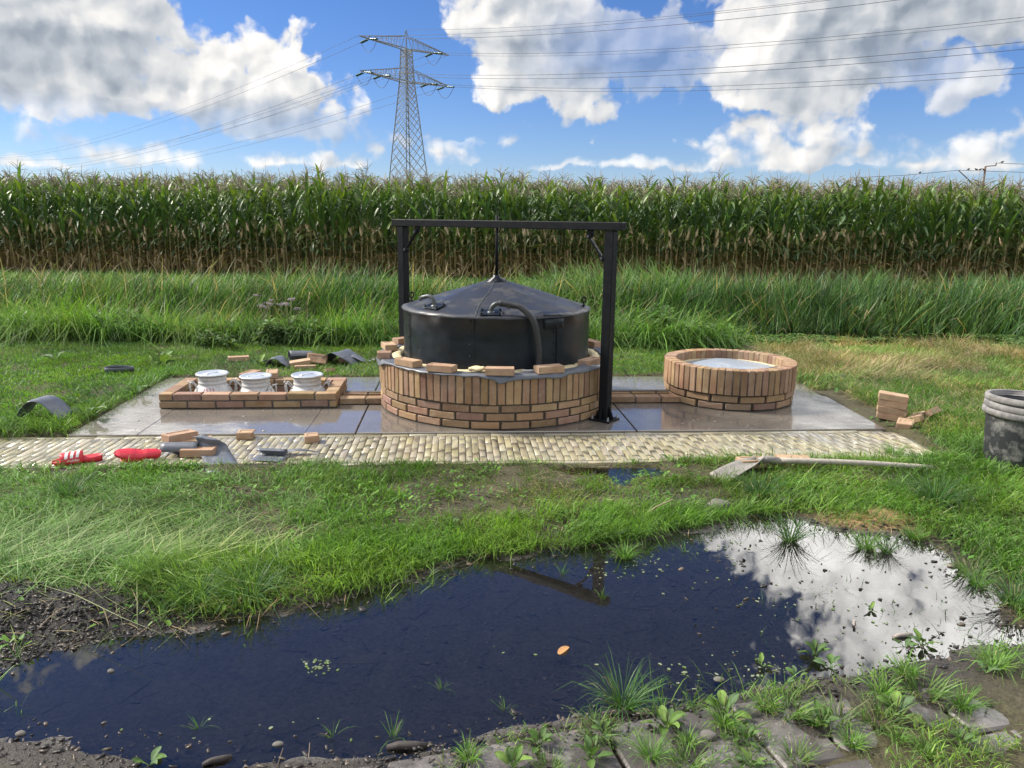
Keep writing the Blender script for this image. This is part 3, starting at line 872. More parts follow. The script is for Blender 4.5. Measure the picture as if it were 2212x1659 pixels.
def build_far_pole():
    root = thing('wooden_pole', 'small brown pole with a bent crossbar standing beyond the maize', 'pole', (57.8, 98, 0))
    m = MB(); m.tube([(0, 0, 0), (-.05, 0, 8.5)], [.16, .11], 8); m.build('post', MAT['pole'], root)
    m = MB(); m.bar((-.05, 0, 8.5), (1.2, 0, 8.6), .10); m.bar((1.2, 0, 8.55), (1.2, 0, 8.95), .09); m.build('crossbar', MAT['pole'], root)
    m = MB(); m.tube([(-.3, 0, 5.6), (-3.3, 0, 8.0)], .07, 6); m.build('stay', MAT['wire'], root)
    for (p, q, lab) in (((1.2, 0, 8.9), (30, 1, 8.6), 'upper thin wire leaving the brown pole beyond the maize'), ((-3.3, 0, 8.0), (30, 1, 7.75), 'lower thin wire passing the brown pole beyond the maize'), ((-3.3, 0, 8.0), (-16, 1, 7.0), 'thin wire sloping down beside the brown pole beyond the maize')):
        p = np.array(p, float) + np.array([57.8, 98, 0]); q = np.array(q, float) + np.array([57.8, 98, 0])
        o = MB().tube([(0, 0, 0), (q - p) * .5 + np.array([0, 0, -.15]), q - p], .03, 5).build('overhead_wire', MAT['wire'], loc=p)
        tag(o, lab, 'cable')
    for i, (dx, dz, lab) in enumerate(((1.9, 9.03, 'dark bird sitting on the upper wire just beside the brown pole'), (6.6, 8.93, 'dark bird sitting on the upper wire well away from the pole'),
                          (-2.1, 8.13, 'dark bird sitting between the stay and the brown pole, outermost of four'), (-1.1, 8.12, 'dark bird second from the stay on the wire by the pole'), (-.65, 8.12, 'dark bird third from the stay on the wire by the pole'), (-.2, 8.11, 'dark bird on the wire closest to the brown pole'), (-8.0, 7.66, 'dark bird alone on the sloping wire'))):
        m = MB(); m.sphere((0, 0, 0), (.17, .09, .10), 10); m.sphere((.15, 0, .09), (.075, .065, .07), 8); m.bar((-.12, 0, -.02), (-.34, 0, -.09), .07, .02); m.bar((.2, 0, .09), (.27, 0, .08), .02)
        tag(m.build('bird', MAT['bird'], loc=(57.8 + dx, 98, dz), rotz=[0, 3, .4, 2.9, .2, 3.3, .5][i]), lab, 'bird', 'birds on the far wires')
build_far_pole()

# ------------------------------------------------------------------ maize
def leaf_blade(L, wd, elev, droop, az, base, twist=0.0, nseg=8, fold=.25, wav=.0, col=(.06, .11, .03), kink=None):
    t = np.linspace(0, 1, nseg + 1)
    ang = elev - droop * t ** 1.4
    if kink: ang = ang - kink[1] * sstep(kink[0] - .06, kink[0] + .06, t)
    ds = L / nseg
    r = np.concatenate([[0], np.cumsum(np.cos(ang[:-1]) * ds)]); z = np.concatenate([[0], np.cumsum(np.sin(ang[:-1]) * ds)])
    d = np.array([math.cos(az), math.sin(az), 0]); s0 = np.array([-math.sin(az), math.cos(az), 0])
    w = wd * np.minimum(1, .45 + 2.6 * t) * np.clip(1 - t ** 2.6, 0.02, 1)
    P = []
    for i in range(nseg + 1):
        c = np.array(base) + d * r[i] + np.array([0, 0, z[i]])
        nrm = np.array([-d[0] * math.sin(ang[i]), -d[1] * math.sin(ang[i]), math.cos(ang[i])])
        tw = twist * t[i]
        s = s0 * math.cos(tw) + nrm * math.sin(tw)
        n2 = -s0 * math.sin(tw) + nrm * math.cos(tw)
        e = n2 * fold * w[i] / 2
        ww = wav * wd * math.sin(i * 2.1)
        P.append([c - s * w[i] / 2 + e + n2 * ww, c, c + s * w[i] / 2 + e - n2 * ww])
    P = np.array(P)
    C = np.tile(np.array(col, float), (nseg + 1, 3, 1))
    C[:, 1] = C[:, 1] * 1.25 + .01
    return P, C

def maize_variant(seed):
    R = random.Random(seed)
    H = R.uniform(2.08, 2.30)
    st, lv, cob, tas = MB(), MB(), MB(), MB()
    bend = (R.uniform(-.06, .06), R.uniform(-.06, .06))
    ax = lambda z: np.array([bend[0] * (z / H) ** 2, bend[1] * (z / H) ** 2, z])
    zs = np.linspace(0, H, 8)
    cols = np.concatenate([np.tile(np.array((.33, .26, .12)) * (1 - k) + np.array((.13, .17, .06)) * k, (6, 1)) for k in [float(sstep(.8, 1.6, z)) for z in zs]])
    st.tube([ax(z) for z in zs], np.interp(zs, [0, H], [.016, .007]), 6, col=(1, 1, 1)); st.C[-1] = cols * R.uniform(.8, 1.1)
    pl = R.uniform(0, 6.28)
    n = 15; th = R.uniform(.24, .46)
    for i in range(n):
        z = .22 + (H - .35) * i / (n - 1) + R.uniform(-.03, .03)
        az = pl + (i % 2) * math.pi + R.gauss(0, .35)
        f = i / (n - 1)
        if f < th and (R.random() < .55 or f < .12):
            c = R.choice([(.34, .25, .13), (.26, .18, .09), (.40, .31, .17), (.19, .18, .075)])
            P, C = leaf_blade(R.uniform(.45, .75), R.uniform(.035, .06), R.uniform(-.2, .7), R.uniform(1.2, 2.2), az, ax(z), R.uniform(-1.5, 1.5), 6, .5, .15, c, kink=(R.uniform(.15, .4), R.uniform(.6, 1.3)))
        elif f < th + .06:
            c = R.choice([(.07, .115, .04), (.055, .10, .045), (.10, .13, .035)])
            P, C = leaf_blade(R.uniform(.6, .8), R.uniform(.06, .085), R.uniform(.3, .8), R.uniform(1.4, 2.3), az, ax(z), R.uniform(-.8, .8), 8, .25, .08, c)
        else:
            c = np.array(R.choice([(.063, .125, .034), (.052, .110, .042), (.080, .146, .032), (.108, .172, .032)])) * R.uniform(.85, 1.2)
            if f > .8: c = c * np.array((1.35, 1.25, .95))
            L = R.uniform(.62, .88) * (1 - .38 * max(0, f - .6) / .4)
            P, C = leaf_blade(L, R.uniform(.07, .10) * (1 - .3 * max(0, f - .6)), R.uniform(.85, 1.25) + .12 * f, R.uniform(.5, 2.1) * (1.15 - .55 * f), az, ax(z), R.uniform(-.7, .7), 8, .28, .07, tuple(c), kink=(R.uniform(.4, .8), R.uniform(.5, 1.4)) if R.random() < .25 else None)
        lv.grid(P, C)
    for k in range(1 if R.random() < .75 else 2):
        z = R.uniform(.98, 1.24) - .18 * k; az = pl + R.choice([0, math.pi]) + R.gauss(0, .4)
        d = np.array([math.cos(az), math.sin(az), 0]); tilt = R.uniform(.15, .5)
        u = d * math.sin(tilt) + np.array([0, 0, math.cos(tilt)])
        b = ax(z) + d * .02
        t = np.linspace(0, 1, 7); L = R.uniform(.22, .29)
        c = np.array(R.choice([(.66, .51, .30), (.58, .45, .25), (.46, .42, .20), (.68, .54, .35)]))
        cob.tube([b + u * L * q for q in t], [.010, .026, .031, .029, .022, .012, .004], 8, col=c)
        for q in range(3):
            a2 = R.uniform(0, 6.28); P, C = leaf_blade(R.uniform(.12, .22), .035, 1.2, R.uniform(-.3, 1.6), a2, b + u * L * R.uniform(.1, .5), 0, 4, .5, .1, tuple(c * .85))
            cob.grid(P, C)
    top = ax(H)
    c = np.array(R.choice([(.29, .25, .18), (.25, .22, .18), (.34, .29, .20), (.26, .26, .13)]))
    tas.tube([top, top + np.array([R.uniform(-.05, .05), R.uniform(-.05, .05), .16]), top + np.array([R.uniform(-.09, .09), R.uniform(-.09, .09), R.uniform(.34, .44)])], [.006, .008, .004], 4, col=c)
    for q in range(R.randint(5, 9)):
        az = R.uniform(0, 6.28); L = R.uniform(.16, .27); e = R.uniform(.7, 1.25); dr = R.uniform(.2, 1.1)
        p = [top + np.array([0, 0, R.uniform(.02, .16)])]
        for t in (0.35, .7, 1.0):
            a = e - dr * t; p.append(p[-1] + L * .34 * np.array([math.cos(az) * math.cos(a), math.sin(az) * math.cos(a), math.sin(a)]))
        tas.tube(p, [.004, .006, .006, .003], 4, col=c * R.uniform(.8, 1.15))
    return st, lv, cob, tas

def build_maize():
    NV = 9
    var = [maize_variant(100 + k) for k in range(NV)]
    r1 = lambda x: 18.95 - .062 * x                       # the first row
    spots = []
    for row in range(13):
        x = -15.5 - row * .55
        while x < 15.5 + row * .55:
            jit = 0.05 if row else .07
            spots.append((row, x + random.gauss(0, .03), r1(x) + row * .75 + random.gauss(0, jit)))
            x += .138 if row < 2 else .15
    single = [s for s in spots if s[0] == 0 and abs(s[1]) < 14.6] 
    single += [s for s in spots if s[0] == 1 and abs(s[1]) < 6.2]
    single = single[:296]
    rest = [s for s in spots if s not in set(single)]
    lab = 'tall maize plant with a husked cob and dry lower leaves at the field edge'
    mats = (MAT['husk'], MAT['maize'], MAT['husk'], MAT['husk'])
    prot = []
    for k in range(NV):
        ms = []
        for mb, nm_, mt in zip(var[k], ('stalk', 'foliage', 'cob', 'tassel'), mats):
            o = mb.build(nm_, mt); me = o.data; bpy.data.objects.remove(o); ms.append((nm_, me))
        prot.append(ms)
    first = {}
    for i, (row, x, y) in enumerate(single):
        k = random.randrange(NV); s = random.uniform(.90, 1.06) * (.93 + .14 * float(fbm(x * .45, y * .3, 5)))
        if k not in first:
            root = thing('maize_plant', lab, 'maize plant', (0, 0, 0), 0, 'maize plants along the field edge')
            for nm_, me in prot[k]: link_mesh(nm_, me, None, root)
            first[k] = root; r = root
        else:
            src = first[k]; r = src.copy(); COL.objects.link(r)
            for ch in list(src.children):
                c = ch.copy(); COL.objects.link(c); c.parent = r
        r.location = (x, y, float(gz(x, y)) - .01); r.rotation_euler = (random.gauss(0, .03), random.gauss(0, .03), random.uniform(0, 6.28)); r.scale = (s, s, s)
    # the body of the field behind
    VV, F3, F4, CC, n = [], [], [], [], 0
    pk = []
    for k in range(NV):
        V = np.concatenate([np.concatenate(m.V) for m in var[k]]); C = np.concatenate([np.concatenate(m.C) for m in var[k]])
        q3, q4, off = [], [], 0
        for m in var[k]:
            for f in m.F:
                g = [a + off for a in f]
                if len(g) == 4: q4.append(g)
                elif len(g) == 3: q3.append(g)
            off += m.n
        pk.append((V, C, np.array(q4), np.array(q3) if q3 else np.zeros((0, 3), int)))
    for (row, x, y) in rest:
        V, C, q4, q3 = pk[random.randrange(NV)]
        s = random.uniform(.90, 1.06) * (.93 + .14 * float(fbm(x * .45, y * .3, 5)))
        P = (V * s) @ rot_m(random.gauss(0, .03), random.gauss(0, .03), random.uniform(0, 6.28)).T + np.array([x, y, 0])
        VV.append(P); CC.append(C); F4.append(q4 + n); F3.append(q3 + n); n += len(V)
    me = np_mesh('maize_field', np.concatenate(VV), [np.concatenate(F4), np.concatenate(F3)], np.concatenate(CC), smooth=True)
    tag(link_mesh('maize_field', me, MAT['maize']), 'dense mass of maize behind the first rows of the field', 'maize field', kind='stuff')
build_maize()

# ------------------------------------------------------------------ bricks
def brick_col():
    t = RNG.random()
    a = np.array((.385, .275, .165)); b = np.array((.35, .24, .150)); c = np.array((.32, .21, .148))
    k = a * (1 - t) + b * t if RNG.random() < .82 else c
    return np.clip(k * RNG.uniform(.76, 1.16) * np.array([1, 1 + RNG.normal(0, .03), 1 + RNG.normal(0, .07)]), .03, .8)
def ring_wall(name, label, cx, cy, R, courses, Rs, gap_deg=None):
    """round well: courses of stretchers under a soldier course; thickness 0.10"""
    root = thing(name, label, 'brick well', (cx, cy, 0))
    z = 0.0
    st = MB()
    for k in range(courses):
        Rk = R + .003 * math.sin(k * 3)
        n = int(2 * math.pi * Rk / .2205); off = (k % 2) * .5
        for i in range(n):
            a = (i + off) * 2 * math.pi / n + RNG.normal(0, .002)
            V, Fc = chamfer_box(.210 - .008, .098, .050, .004)
            V = V.copy(); 
            # bend slightly to the ring at the front like laid bricks
            V += RNG.normal(0, .0008, V.shape)
            P = V @ rotz_m(a + math.pi / 2).T + np.array([(Rk - .049) * math.cos(a), (Rk - .049) * math.sin(a), z + .033 + RNG.normal(0, .0012)])
            c = np.tile(brick_col(), (24, 1))
            if RNG.random() < .25: c = c * np.where(V[:, :1] > 0, .86, 1.0)
            st.add(P, Fc, c)
        z += .060
    st.build('stretcher_course', MAT['brick'], root)
    sol = MB(); n = int(round(2 * math.pi * Rs / .0605))
    for i in range(n):
        a = i * 2 * math.pi / n + RNG.normal(0, .0012)
        V, Fc = chamfer_box(.0505, .100, .206, .004)
        V = V + RNG.normal(0, .0008, V.shape)
        w = RNG.normal(0, .012)
        V = V @ rot_m(RNG.normal(0, .008), w, 0).T
        P = V @ rotz_m(a + math.pi / 2).T + np.array([(Rs - .050 + RNG.normal(0, .001)) * math.cos(a), (Rs - .050) * math.sin(a), z + .010 + .103 + RNG.normal(0, .0015)])
        c = np.tile(brick_col(), (24, 1))
        q = RNG.random()
        if q < .18: c = c * np.where(V[:, 2:] < -.03, np.array((.80, .68, .70)), 1.0)
        elif q < .3: c = c * np.where(V[:, 2:] > .03, np.array((.82, .72, .74)), 1.0)
        sol.add(P, Fc, c)
    sol.build('soldier_course', MAT['brick'], root)
    top = z + .010 + .206
    mo = MB(); nn = 72
    mo.lathe([(R - .095, 0), (R - .007, 0), (R - .007, z + .006), (Rs - .008, z + .008), (Rs - .008, top - .010), (Rs - .094, top - .010), (Rs - .094, z), (R - .095, 0)], nn)
    mo.build('mortar', MAT['mortar'], root)
    return root, top
TC = (-0.137, 6.348)
ring_wall('brick_ring_wall', 'large round brick well with upright top course around the black tank', TC[0], TC[1], .955, 3, .965)
BC = (1.887, 6.58)
_, BTOP = ring_wall('brick_basin', 'small round brick basin with upright top course and a pale lining inside', BC[0], BC[1], .536, 2, .556)
RTOP = .402

# ---------------- the tank
def build_tank():
    x0, y0 = TC
    root = thing('gas_tank', 'black steel tank with conical lid inside the brick well', 'tank', (x0, y0, 0))
    R, zt = .765, .800
    m = MB()
    dent = lambda a, i: .003 * np.sin(3 * a + 1) + .002 * np.sin(7 * a)
    m.lathe([(R - .02, .05), (R, .05), (R, .40), (R, .60), (R, zt - .012), (R + .006, zt - .008)], 128, jit=dent)
    m.build('shell', MAT['tank'], root)
    # seam strips and rivets on the shell
    for ang in (-101, -52, -150):
        a = rad(ang); s = MB()
        s.box((0, 0, 0), (.004, .012, .0), b=.0) if False else None
        c = np.array([math.cos(a), math.sin(a), 0]); t = np.array([-c[1], c[0], 0])
        P = np.array([[c * (R + .0045) + t * w + np.array([0, 0, z]) for w in (-.004, .004)] for z in (.1, zt - .015)])
        s.grid(P, smooth=False)
        for z in np.arange(.42, .79, .085): s.sphere(c * (R + .004) + t * -.028 + np.array([0, 0, z]), .005, 6)
        s.build('seam_strip', MAT['tank'], root, solid=.003)
    n = 128; a = np.arange(n) * 2 * math.pi / n
    rings = []
    apex = 1.025
    for q in np.linspace(0, 1, 15):
        r = (R + .010) * (1 - q) + .03 * q
        z = zt - .004 + (apex - zt) * q
        wob = .004 * np.sin(5 * a + 1.3) * np.sin(math.pi * q) + .0025 * np.sin(11 * a + 2 * q * 4) * np.sin(math.pi * q) + .0015 * np.sin(23 * a) * (q < .12)
        rings.append(np.stack([r * np.cos(a), r * np.sin(a), z + wob], 1))
    lip = rings[0].copy(); lip[:, 2] -= .012
    cone = MB().grid(np.array([lip] + rings), wrap=True)
    cone.build('cone_lid', MAT['tanklid'], root)
    def on_cone(ang, r):
        q = ((R + .010) - r) / ((R + .010) - .03)
        A = rad(ang)
        z = zt - .004 + (apex - zt) * q + .004 * math.sin(5 * A + 1.3) * math.sin(math.pi * q) + .0025 * math.sin(11 * A + 8 * q) * math.sin(math.pi * q)
        return np.array([r * math.cos(A), r * math.sin(A), z])
    seam = MB(); pts = [on_cone(-101 + 1.3 * math.sin(r * 9) + random.gauss(0, .25), r) + np.array([0, 0, .002 + random.uniform(-.002, .002)]) for r in np.linspace(.06, .765, 60)]
    seam.tube(pts, [random.uniform(.0025, .0055) for _ in pts], 6, col=(1, 1, 1))
    seam.build('weld_seam', MAT['pipe'], root)
    fl = MB(); fl.lathe([(.105, .988), (.105, 1.0), (.03, 1.036), (.0305, 1.05), (.018, 1.052)], 32)
    for k in range(6):
        A = k * math.pi / 3 + .5; fl.lathe([(.008, 0), (.008, .012), (.001, .013)], 6, c=(.085 * math.cos(A), .085 * math.sin(A), 1.003))
    fl.build('apex_flange', MAT['tank'], root)
    rod = MB(); rod.tube([(0, 0, 1.03), (0, 0, 1.528)], .0125, 12); rod.build('guide_rod', MAT['iron'], root)
    # elbows with their bolted plates
    def elbow(ang, r, d, h, reach, rr=.017):
        p = on_cone(ang, r); A = rad(ang)
        nrm = np.array([math.cos(A) * .28, math.sin(A) * .28, .96]); nrm /= np.linalg.norm(nrm)
        t = np.array([-math.sin(A), math.cos(A), 0]); s = np.cross(t, nrm)
        e = MB(); Rm = np.stack([t, s, nrm], 1)
        d = np.array(d, float); d /= np.linalg.norm(d)
        pts = [p]
        for th in np.linspace(0, math.pi / 2, 9):
            pts.append(p + np.array([0, 0, h]) + d * reach * (1 - math.cos(th)) + np.array([0, 0, reach * math.sin(th)]))
        pts.append(pts[-1] + d * .05 - np.array([0, 0, .012])); pts.append(pts[-1] + d * .03 - np.array([0, 0, .014]))
        e.tube(pts, rr, 12); e.lathe([(rr + .012, -.002), (rr + .012, .012), (rr, .018)], 16, c=p)
        o = e.build('pipe_elbow', MAT['pipe'], root)
        pl = MB(); pl.box(p + nrm * .008, (.165, .105, .008), Rm)
        for i in (-1, 1):
            for j in (-1, 1):
                q = p + t * .066 * i + s * .036 * j + nrm * .016
                pl.box(q, (.018, .018, .012), Rm, .003)
                pl.tube([q, q + nrm * .014], .004, 6)
        pl.build('flange_plate', MAT['tank'], o)
        return pts
    elbow(-135, .655, (-.85, .5, 0), .02, .06)
    pe = elbow(-92, .70, (.98, -.12, 0), .015, .062)
    # black hose pushed over the front elbow and hanging down the shell
    b = pe[-3]; H = [b]
    ctl = [b, (pe[-2] + pe[-1]) / 2 + np.array([.03, 0, .006]), np.array([.195, -.735, .868]), np.array([.285, -.765, .78]), np.array([.318, -.765, .66]), np.array([.332, -.765, .53]), np.array([.330, -.765, .425])]
    ctl = [np.array(c) for c in ctl]
    P = []
    for i in range(len(ctl) - 1):
        p0 = ctl[max(i - 1, 0)]; p1 = ctl[i]; p2 = ctl[i + 1]; p3 = ctl[min(i + 2, len(ctl) - 1)]
        for t in np.linspace(0, 1, 7)[:-1]:
            P.append(.5 * ((2 * p1) + (-p0 + p2) * t + (2 * p0 - 5 * p1 + 4 * p2 - p3) * t * t + (-p0 + 3 * p1 - 3 * p2 + p3) * t ** 3))
    P.append(ctl[-1]); P = np.array(P)
    rr = np.hypot(P[:, 0], P[:, 1]); low = P[:, 2] < .80
    push = np.where(low, np.maximum(rr, R + .030) / rr, 1.0); P[:, 0] *= push; P[:, 1] *= push
    MB().tube(P, .0225, 14).build('hose', MAT['hose'], root)
    for ang in (-10, 172, 90):
        A = rad(ang); e = MB(); p = on_cone(ang, .72); t = np.array([-math.sin(A), math.cos(A), 0]) if ang == 90 else np.array([.8, .6, 0])
        ring = [p + np.array([0, 0, .058]) + .022 * (math.cos(q) * t + math.sin(q) * np.array([0, 0, 1])) for q in np.linspace(0, 2 * math.pi, 17)]
        e.tube(ring, .006, 8, closed=True); e.tube([p, p + np.array([0, 0, .036])], .007, 8); e.lathe([(.016, 0), (.016, .010), (.006, .012)], 6, c=p + np.array([0, 0, .004]))
        e.build('lifting_eye', MAT['iron'], root)
    pt = MB(); g = []
    for z in (.70, .795): g.append([np.array([(R + .0035) * math.cos(q), (R + .0035) * math.sin(q), z]) for q in np.linspace(rad(-47), rad(-61), 8)])
    pt.grid(np.array(g)); g = []
    for r in (.775, .70): g.append([on_cone(math.degrees(q), r) + np.array([0, 0, .003]) for q in np.linspace(rad(-47), rad(-61), 8)])
    pt.grid(np.array(g))
    pt.build('patch_plate', MAT['tank'], root, solid=.003)
build_tank()

# ---------------- foam collar, plastic sheet and what lies on the rim
def build_collar():
    n = 160; a = np.arange(n) * 2 * math.pi / n
    nz = lambda f, s: fbm(np.cos(a) * f + 5, np.sin(a) * f + 5, s) - .5
    prof = [(.772, .30, 0), (.775, .385, .012), (.80, .412, .016), (.84, .408, .02), (.868, .396, .015), (.868, .30, 0)]
    rings = [np.stack([(r + nz(14, 3 + i) * k * 1.2) * np.cos(a), (r + nz(14, 3 + i) * k * 1.2) * np.sin(a), z + nz(18, 30 + i) * k * 1.6], 1) for i, (r, z, k) in enumerate(prof)]
    o = MB().grid(np.array(rings), wrap=True).build('foam_collar', MAT['foam'], loc=(TC[0], TC[1], 0))
    tag(o, 'ragged cream insulation foam ring between the tank and the brick well', 'foam')
    # sheet laid over the top of the wall, its edge hanging unevenly
    n = 260; a = np.linspace(-math.pi, math.pi, n, endpoint=False)
    deg = np.degrees(a)
    edge = .982 + .030 * (fbm(np.cos(a) * 5 + 9, np.sin(a) * 5 + 9, 4) - .5) * 2
    def peak(c, w, h): return h * np.exp(-np.abs((deg - c + 180) % 360 - 180) / w)
    edge += peak(-87, 5.5, .055) + peak(-60, 4, .022) + peak(-125, 5, .012) + peak(178, 8, .045) + peak(-158, 7, .035) + peak(8, 8, .06) + peak(24, 6, .04)
    inner = .868 + .02 * (fbm(np.cos(a) * 9, np.sin(a) * 9, 6) - .5)
    up = peak(-40, 5, .045) + peak(165, 9, .0) + peak(12, 8, .02)
    rings = []
    for q in np.linspace(0, 1, 12):
        r = inner * (1 - q) + edge * q
        over = np.maximum(0, r - .966)
        rr = np.minimum(r, .966) + np.where(over > 0, .006 + over * .42, 0)
        z = RTOP + .004 + .004 * (fbm(np.cos(a) * r * 16, np.sin(a) * r * 16, 8)) - over * .88 + up * np.sin(math.pi * min(1, q * 1.1)) * .9
        rings.append(np.stack([rr * np.cos(a), rr * np.sin(a), z], 1))
    o = MB().grid(np.array(rings), wrap=True).build('plastic_sheet', MAT['sheet'], loc=(TC[0], TC[1], 0), solid=.002)
    tag(o, 'dark grey plastic sheet draped over the top of the large brick well', 'plastic sheet')
build_collar()

def loose_brick_mesh(L=.208, broken=0, seed=0, frog=True):
    """a moulded brick with a shallow frog in its upper face; 'broken' roughens one end"""
    bm = bmesh.new(); R = random.Random(seed)
    bmesh.ops.create_cube(bm, size=1.0)
    bmesh.ops.scale(bm, vec=(L, .100, .050), verts=bm.verts)
    bmesh.ops.bevel(bm, geom=list(bm.edges), offset=.0035, segments=2, affect='EDGES')
    top = max(bm.faces, key=lambda f: f.calc_center_median().z)
    if frog:
        bmesh.ops.inset_individual(bm, faces=[top], thickness=.019)
        bmesh.ops.inset_individual(bm, faces=[top], thickness=.006, depth=-.0045)
    if broken:
        fs = [f for f in bm.faces if f.normal.x > .9]
        es = list({e for f in fs for e in f.edges})
        bmesh.ops.subdivide_edges(bm, edges=es, cuts=3, use_grid_fill=True)
        for v in bm.verts:
            if v.co.x > L / 2 - .006: v.co.x -= abs(R.gauss(0, .007)) + .012 * math.sin(v.co.z * 70 + seed) ** 2
    for v in bm.verts:
        v.co += Vector((R.gauss(0, .0006), R.gauss(0, .0006), R.gauss(0, .0005)))
    bmesh.ops.recalc_face_normals(bm, faces=bm.faces)
    me = bpy.data.meshes.new('loose_brick'); bm.to_mesh(me); bm.free()
    me.materials.append(MAT['loose'])
    return me
BR = [loose_brick_mesh(seed=1), loose_brick_mesh(seed=2, frog=False)]
HALF = [loose_brick_mesh(.115, 1, 5), loose_brick_mesh(.105, 1, 9)]
def put_brick(me, p, rz, label, rx=0.0, ry=0.0, group='loose bricks lying about'):
    o = bpy.data.objects.new('loose_brick', me); COL.objects.link(o)
    o.location = p; o.rotation_euler = (rx, ry, rz)
    return tag(o, label, 'brick', group)
def rim_brick(me, ang, r, turn, label, z=RTOP + .0325):
    A = rad(ang)
    put_brick(me, (TC[0] + r * math.cos(A), TC[1] + r * math.sin(A), z), A + math.pi / 2 + turn, label)
rim_brick(BR[0], 152, .93, -.35, 'brick on the well rim at the back, close to the rear post')
rim_brick(BR[0], 174, .915, .45, 'brick with frog side up behind the half brick on the well rim')
rim_brick(HALF[0], -160, .935, 1.35, 'half brick set end-on to the camera on the well rim')
rim_brick(BR[0], -135, .915, .10, 'brick on the well rim nearest the half brick, turned towards the path')
rim_brick(BR[0], -114, .925, .06, 'brick on the well rim in front of the tank seam')
rim_brick(BR[1], -87, .935, -.05, 'smooth-topped brick at the very front of the well rim above the pointed flap')
rim_brick(BR[1], -64, .925, -.03, 'brick on the well rim below the hanging hose')
rim_brick(BR[0], -36, .905, .05, 'brick on the well rim just beside the front post')
rim_brick(BR[0], 25, .925, .1, 'brick at the back of the well rim half hidden by the front post')
def slat():
    A = rad(-70); p = np.array([TC[0] + .86 * math.cos(A), TC[1] + .86 * math.sin(A), RTOP + .014])
    m = MB().box((0, 0, 0), (.17, .022, .010), b=.002); tag(m.build('wood_slat', MAT['white'], loc=p, rotz=rad(8)), 'small white slat on the foam between two rim bricks', 'slat')
    A = rad(-98); p = np.array([TC[0] + .858 * math.cos(A), TC[1] + .858 * math.sin(A), RTOP + .018])
    m = MB(); P = np.array([[(x, y, .010 * math.sin(x * 40 + y * 60) + .012) for y in (-.03, 0, .03)] for x in np.linspace(-.06, .06, 7)]); m.grid(P)
    tag(m.build('foam_lump', MAT['foam'], loc=p, solid=.018), 'pale foam lump on the rim beside the front brick', 'foam')
slat()

# ---------------- gantry over the tank
def build_gantry():
    pr = np.array([.715, 5.724]); pl_ = np.array([-.985, 6.970])
    mid = np.array(TC)
    d = (pr - pl_) / np.linalg.norm(pr - pl_); ang = math.atan2(d[1], d[0])
    root = thing('steel_gantry', 'black steel portal frame with two posts and a beam over the tank', 'gantry', (mid[0], mid[1], 0), ang)
    hw = np.linalg.norm(pr - pl_) / 2
    top = 1.487
    m = MB(); m.box((0, 0, top - .030), (2 * hw + .20, .085, .060), b=.005); m.build('beam', MAT['iron'], root)
    for s in (-1, 1):
        x = s * hw
        m = MB(); m.box((x, 0, (top - .062) / 2), (.075, .075, top - .062), b=.005)
        post = m.build('post', MAT['iron'], root)
        m = MB(); m.box((x, 0, .006), (.17, .17, .012), b=.002)
        m.build('base_plate', MAT['iron'], post)
        for (dx, dy) in ((1, 0), (-1, 0), (0, 1), (0, -1)):
            t = .004; g = MB()
            a, b, c = (.038, .012), (.082, .012), (.038, .12)
            n = np.array([-dy, dx, 0.0]); o = np.array([dx, dy, 0.0])
            V = []
            for w in (-t, t):
                for (r, z) in (a, b, c): V.append(np.array([x, 0, 0]) + o * r + n * w + np.array([0, 0, z]))
            g.add(V, [[0, 1, 2], [5, 4, 3], [0, 3, 4, 1], [1, 4, 5, 2], [2, 5, 3, 0]])
            g.build('gusset', MAT['iron'], post)
        m = MB()
        for i in (-1, 1):
            for j in (-1, 1): m.lathe([(.009, 0), (.009, .016), (.005, .018), (.005, .03), (.001, .031)], 6, c=(x + .068 * i, .068 * j, .012))
        m.build('anchor_bolt', MAT['galv'], post)
        # flat brace between lugs, bolted at both ends
        p = np.array([x - s * .055, -.018, top - .062 - .20]); q = np.array([x - s * .175, -.018, top - .062 - .045])
        m = MB(); m.bar(p, q, .014, .036, .004, up=(0, 1, 0)); 
        for e in (p, q): m.tube([e + np.array([0, -.016, 0]), e + np.array([0, .016, 0])], .020, 16)
        br = m.build('brace', MAT['iron'], root)
        m = MB()
        for e in (p, q): m.tube([e + np.array([0, -.027, 0]), e + np.array([0, -.016, 0])], .010, 6)
        m.build('bolt', MAT['pipe'], br)
        m = MB(); m.box((q[0], 0, top - .062 - .022), (.05, .03, .046), b=.003); m.box((x - s * .050, 0, p[2]), (.028, .03, .05), b=.003); m.build('lug', MAT['iron'], root)
build_gantry()

